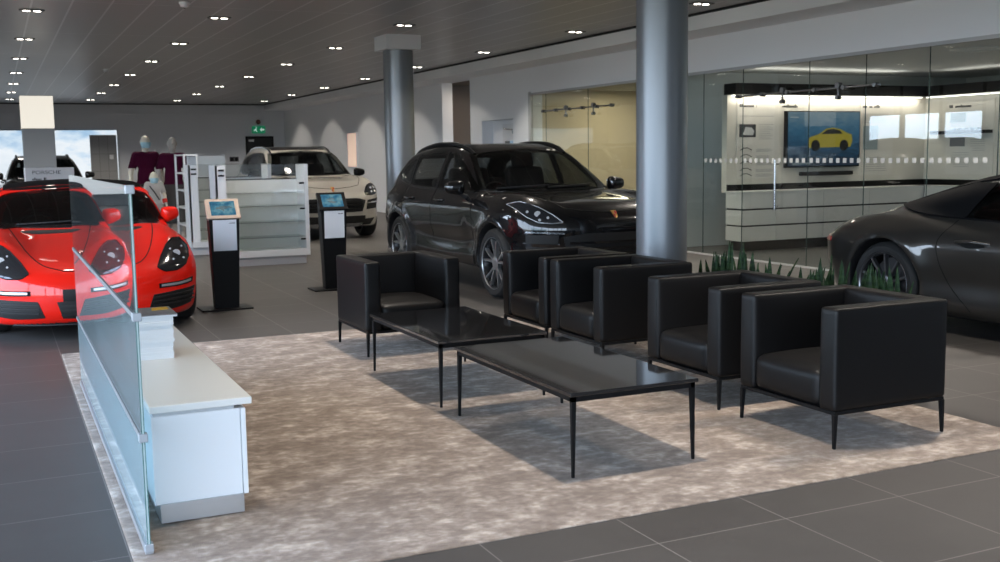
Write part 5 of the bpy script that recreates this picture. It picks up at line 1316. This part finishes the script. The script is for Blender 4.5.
for o_, lab in ((.06, ''),):
    t = empty('mannequin_platform', (2.62, 19.7, 0), 0, 'low grey platform under the three mannequins', 'platform')
    bm = BM(); box(bm, -.55, .55, -.65, .55, 0, .034, .004); obj('deck', bm, MATS['plinth grey'], t)
    bm = BM(); box(bm, -.50, .50, -.66, -.65, .0, .03); obj('kickboard', bm, ALU, t)

# ------------------------------------------------------------------ snake plants behind the armchairs
LEAF = mat('snake plant leaf', (.05, .12, .04), .5, spec=.2); N, L, b = nodes(LEAF)
tc = N.new('ShaderNodeTexCoord'); mp = N.new('ShaderNodeMapping'); mp.inputs['Scale'].default_value = (4, 4, 26); L.new(tc.outputs['Object'], mp.inputs[0]); nz = noise(N, L, mp.outputs[0], 1.6, 4)
r = ramp(N, [(.35, (.005, .015, .007)), (.5, (.013, .034, .012)), (.66, (.032, .060, .022))]); L.new(nz, r.inputs[0]); L.new(r.outputs[0], b.inputs['Base Color'])
def leaf(bm, base, hgt, lean, az, w, twist):
    n = 10; rows = []
    d = Vector((math.cos(az), math.sin(az), 0))
    for i in range(n + 1):
        u = i / n; c = Vector(base) + d * (lean * u ** 1.7) + Vector((0, 0, hgt * u))
        a = twist + .5 * u; side = Vector((math.cos(a), math.sin(a), 0)); nor = Vector((-math.sin(a), math.cos(a), 0))
        ww = w * (.62 + .5 * u - 1.12 * u ** 3.6) if i < n else .0008
        rows.append([bm.verts.new(c + side * (q * ww) + nor * (.35 * ww * abs(q) + k * .0025)) for k in (-1, 1) for q in ((-1, -.5, 0, .5, 1) if k < 0 else (1, .5, 0, -.5, -1))])
    for A, B in zip(rows, rows[1:]):
        for i in range(10): bm.faces.new((A[i], A[(i + 1) % 10], B[(i + 1) % 10], B[i]))
    bm.faces.new(rows[0]); bm.faces.new(rows[-1])
def planter(y0, y1, label, tips):
    t = empty('planter', (4.84, (y0 + y1) / 2, 0), 0, label, 'planter', 'snake plant troughs behind the armchairs')
    h = (y1 - y0) / 2
    bm = BM(); box(bm, -.13, .13, -h, h, 0, .36, .006)
    top = [f for f in bm.faces if f.normal.z > .9 and f.calc_area() > .05]
    r_ = bmesh.ops.inset_region(bm, faces=top, thickness=.02); bmesh.ops.translate(bm, vec=(0, 0, -.05), verts=list({v for f in top for v in f.verts}))
    obj('trough', bm, mat('anthracite trough', (.03, .03, .032), .5), t)
    bm = BM(); soft_box(bm, -.105, .105, -h + .025, h - .025, .28, .33, .01, n=6); obj('soil', bm, mat('dark soil', (.03, .022, .016), .95), t)
    rn = random.Random(int(y0 * 100))
    for (y, z, lean, az) in tips:
        bm = BM(); leaf(bm, (rn.uniform(-.07, .07), y - (y0 + y1) / 2, .31), z - .31, lean, az, rn.uniform(.020, .032), rn.uniform(-.9, .9) + PI / 2); obj('leaf', bm, LEAF, t, 60)
    return t
rn = random.Random(11)
def tips(y0, y1, n, hs):
    out = []
    for i in range(n):
        u = i / (n - 1); out.append((y0 + (y1 - y0) * u + rn.uniform(-.012, .012), np.interp(u, *hs) - .06 + rn.uniform(-.09, .06), rn.uniform(0, .06), rn.uniform(0, 6.28)))
    return out
A = tips(6.66, 5.93, 46, ((0, .25, .4, .5, .7, 1), (.72, .74, .86, .80, .74, .72)))
A += [(5.88, .74, .17, -1.45), (5.86, .64, .05, -1.2)]
planter(5.76, 6.74, 'dark trough of snake plants left of the grey car, behind the armchairs', A)
B = tips(5.60, 4.72, 50, ((0, .12, .4, .7, .9, 1), (.70, .78, .80, .76, .80, .70)))
planter(4.64, 5.68, 'dark trough of snake plants before the rear wheel of the grey car', B)

# ------------------------------------------------------------------ cars
r_ = empty('sports_car', (.70, 9.30 + 2.19, 0), 0, 'bright red sports car with black fabric roof, behind the glass screen', 'car'); boxster(r_, RED, MATS['rim silver'])
r_ = empty('suv', (5.50, 9.055 + 2.35, 0), 0, 'glossy black sport utility car behind the armchairs and thick column', 'car'); suv(r_, BLK, 'macan', MATS['rim silver'], MATS['dark leather'])
o = dup(r_); o.location = (1.08, 28.6, 0); o['label'] = 'dark sport utility car far back behind the grey pylon'
r_ = empty('suv', (5.35, 18.3 + 2.46, 0), 0, 'champagne coloured sport utility car behind the display case', 'car'); suv(r_, WHT, 'cayenne', MATS['rim dark'], MATS['dark leather'])
r_ = empty('convertible', (7.56, 6.72 + 2.26 - 3.47, 0), 0, 'dark grey convertible with black fabric roof at the right edge', 'car'); cabriolet(r_, GRY, MATS['rim dark'])

# ------------------------------------------------------------------ camera, daylight
cam = bpy.data.cameras.new('camera'); co = bpy.data.objects.new('camera', cam); C.objects.link(co); SC.camera = co
f_, pi_, ro_, ya_ = 1075.2, .117769, -.014717, .435858
RT = Vector((math.cos(ya_), -math.sin(ya_), 0)); FH = Vector((math.sin(ya_), math.cos(ya_), 0)); ZZ = Vector((0, 0, 1))
F_ = FH * math.cos(pi_) - ZZ * math.sin(pi_); U0 = FH * math.sin(pi_) + ZZ * math.cos(pi_)
R_ = RT * math.cos(ro_) + U0 * math.sin(ro_); U_ = -RT * math.sin(ro_) + U0 * math.cos(ro_)
M = Matrix((R_, U_, -F_)).transposed().to_4x4(); M.translation = (0, 0, 1.47); co.matrix_world = M
cam.sensor_width = 36; cam.lens = 36 * f_ / 1000; cam.clip_end = 200
cam.dof.use_dof = True; cam.dof.focus_distance = 6.0; cam.dof.aperture_fstop = 5.6
w = bpy.data.worlds.new('sky'); SC.world = w; w.use_nodes = True; N, L = w.node_tree.nodes, w.node_tree.links
bg = N['Background']; tc = N.new('ShaderNodeTexCoord'); sp_ = N.new('ShaderNodeSeparateXYZ'); L.new(tc.outputs['Generated'], sp_.inputs[0])
r = ramp(N, [(.0, (.10, .105, .10)), (.495, (.16, .17, .16)), (.505, (.62, .74, .88)), (.7, (.55, .70, .95)), (1., (.30, .48, .85))])
L.new(math_node(N, L, 'MULTIPLY_ADD', sp_.outputs[2], .5, .5), r.inputs[0]); L.new(r.outputs[0], bg.inputs[0]); bg.inputs[1].default_value = SKY
def portal(loc, rot, sx, sy):
    l = bpy.data.lights.new('window_daylight', 'AREA'); l.shape = 'RECTANGLE'; l.size = sx; l.size_y = sy; l.cycles.is_portal = True
    o = bpy.data.objects.new('window_daylight', l); C.objects.link(o); o.location = loc; o.rotation_euler = rot
portal((-1., YF + .1, 1.62), (PI / 2, 0, 0), 5.5, 3.2)
portal((XL + .1, 4.0, 1.62), (PI / 2, 0, -PI / 2), 18, 3.2); portal((XL + .1, 21.0, 1.7), (PI / 2, 0, -PI / 2), 4, 1.3)
SC.cycles.max_bounces = 8; SC.cycles.transparent_max_bounces = 16; SC.cycles.sample_clamp_indirect = 4; SC.cycles.sample_clamp_direct = 12; SC.cycles.caustics_reflective = False; SC.cycles.caustics_refractive = False
SC.cycles.use_denoising = True
vs = SC.view_settings; vs.view_transform = 'Standard'; vs.look = 'None'; vs.exposure = EXPO; vs.gamma = 1; vs.use_curve_mapping = False
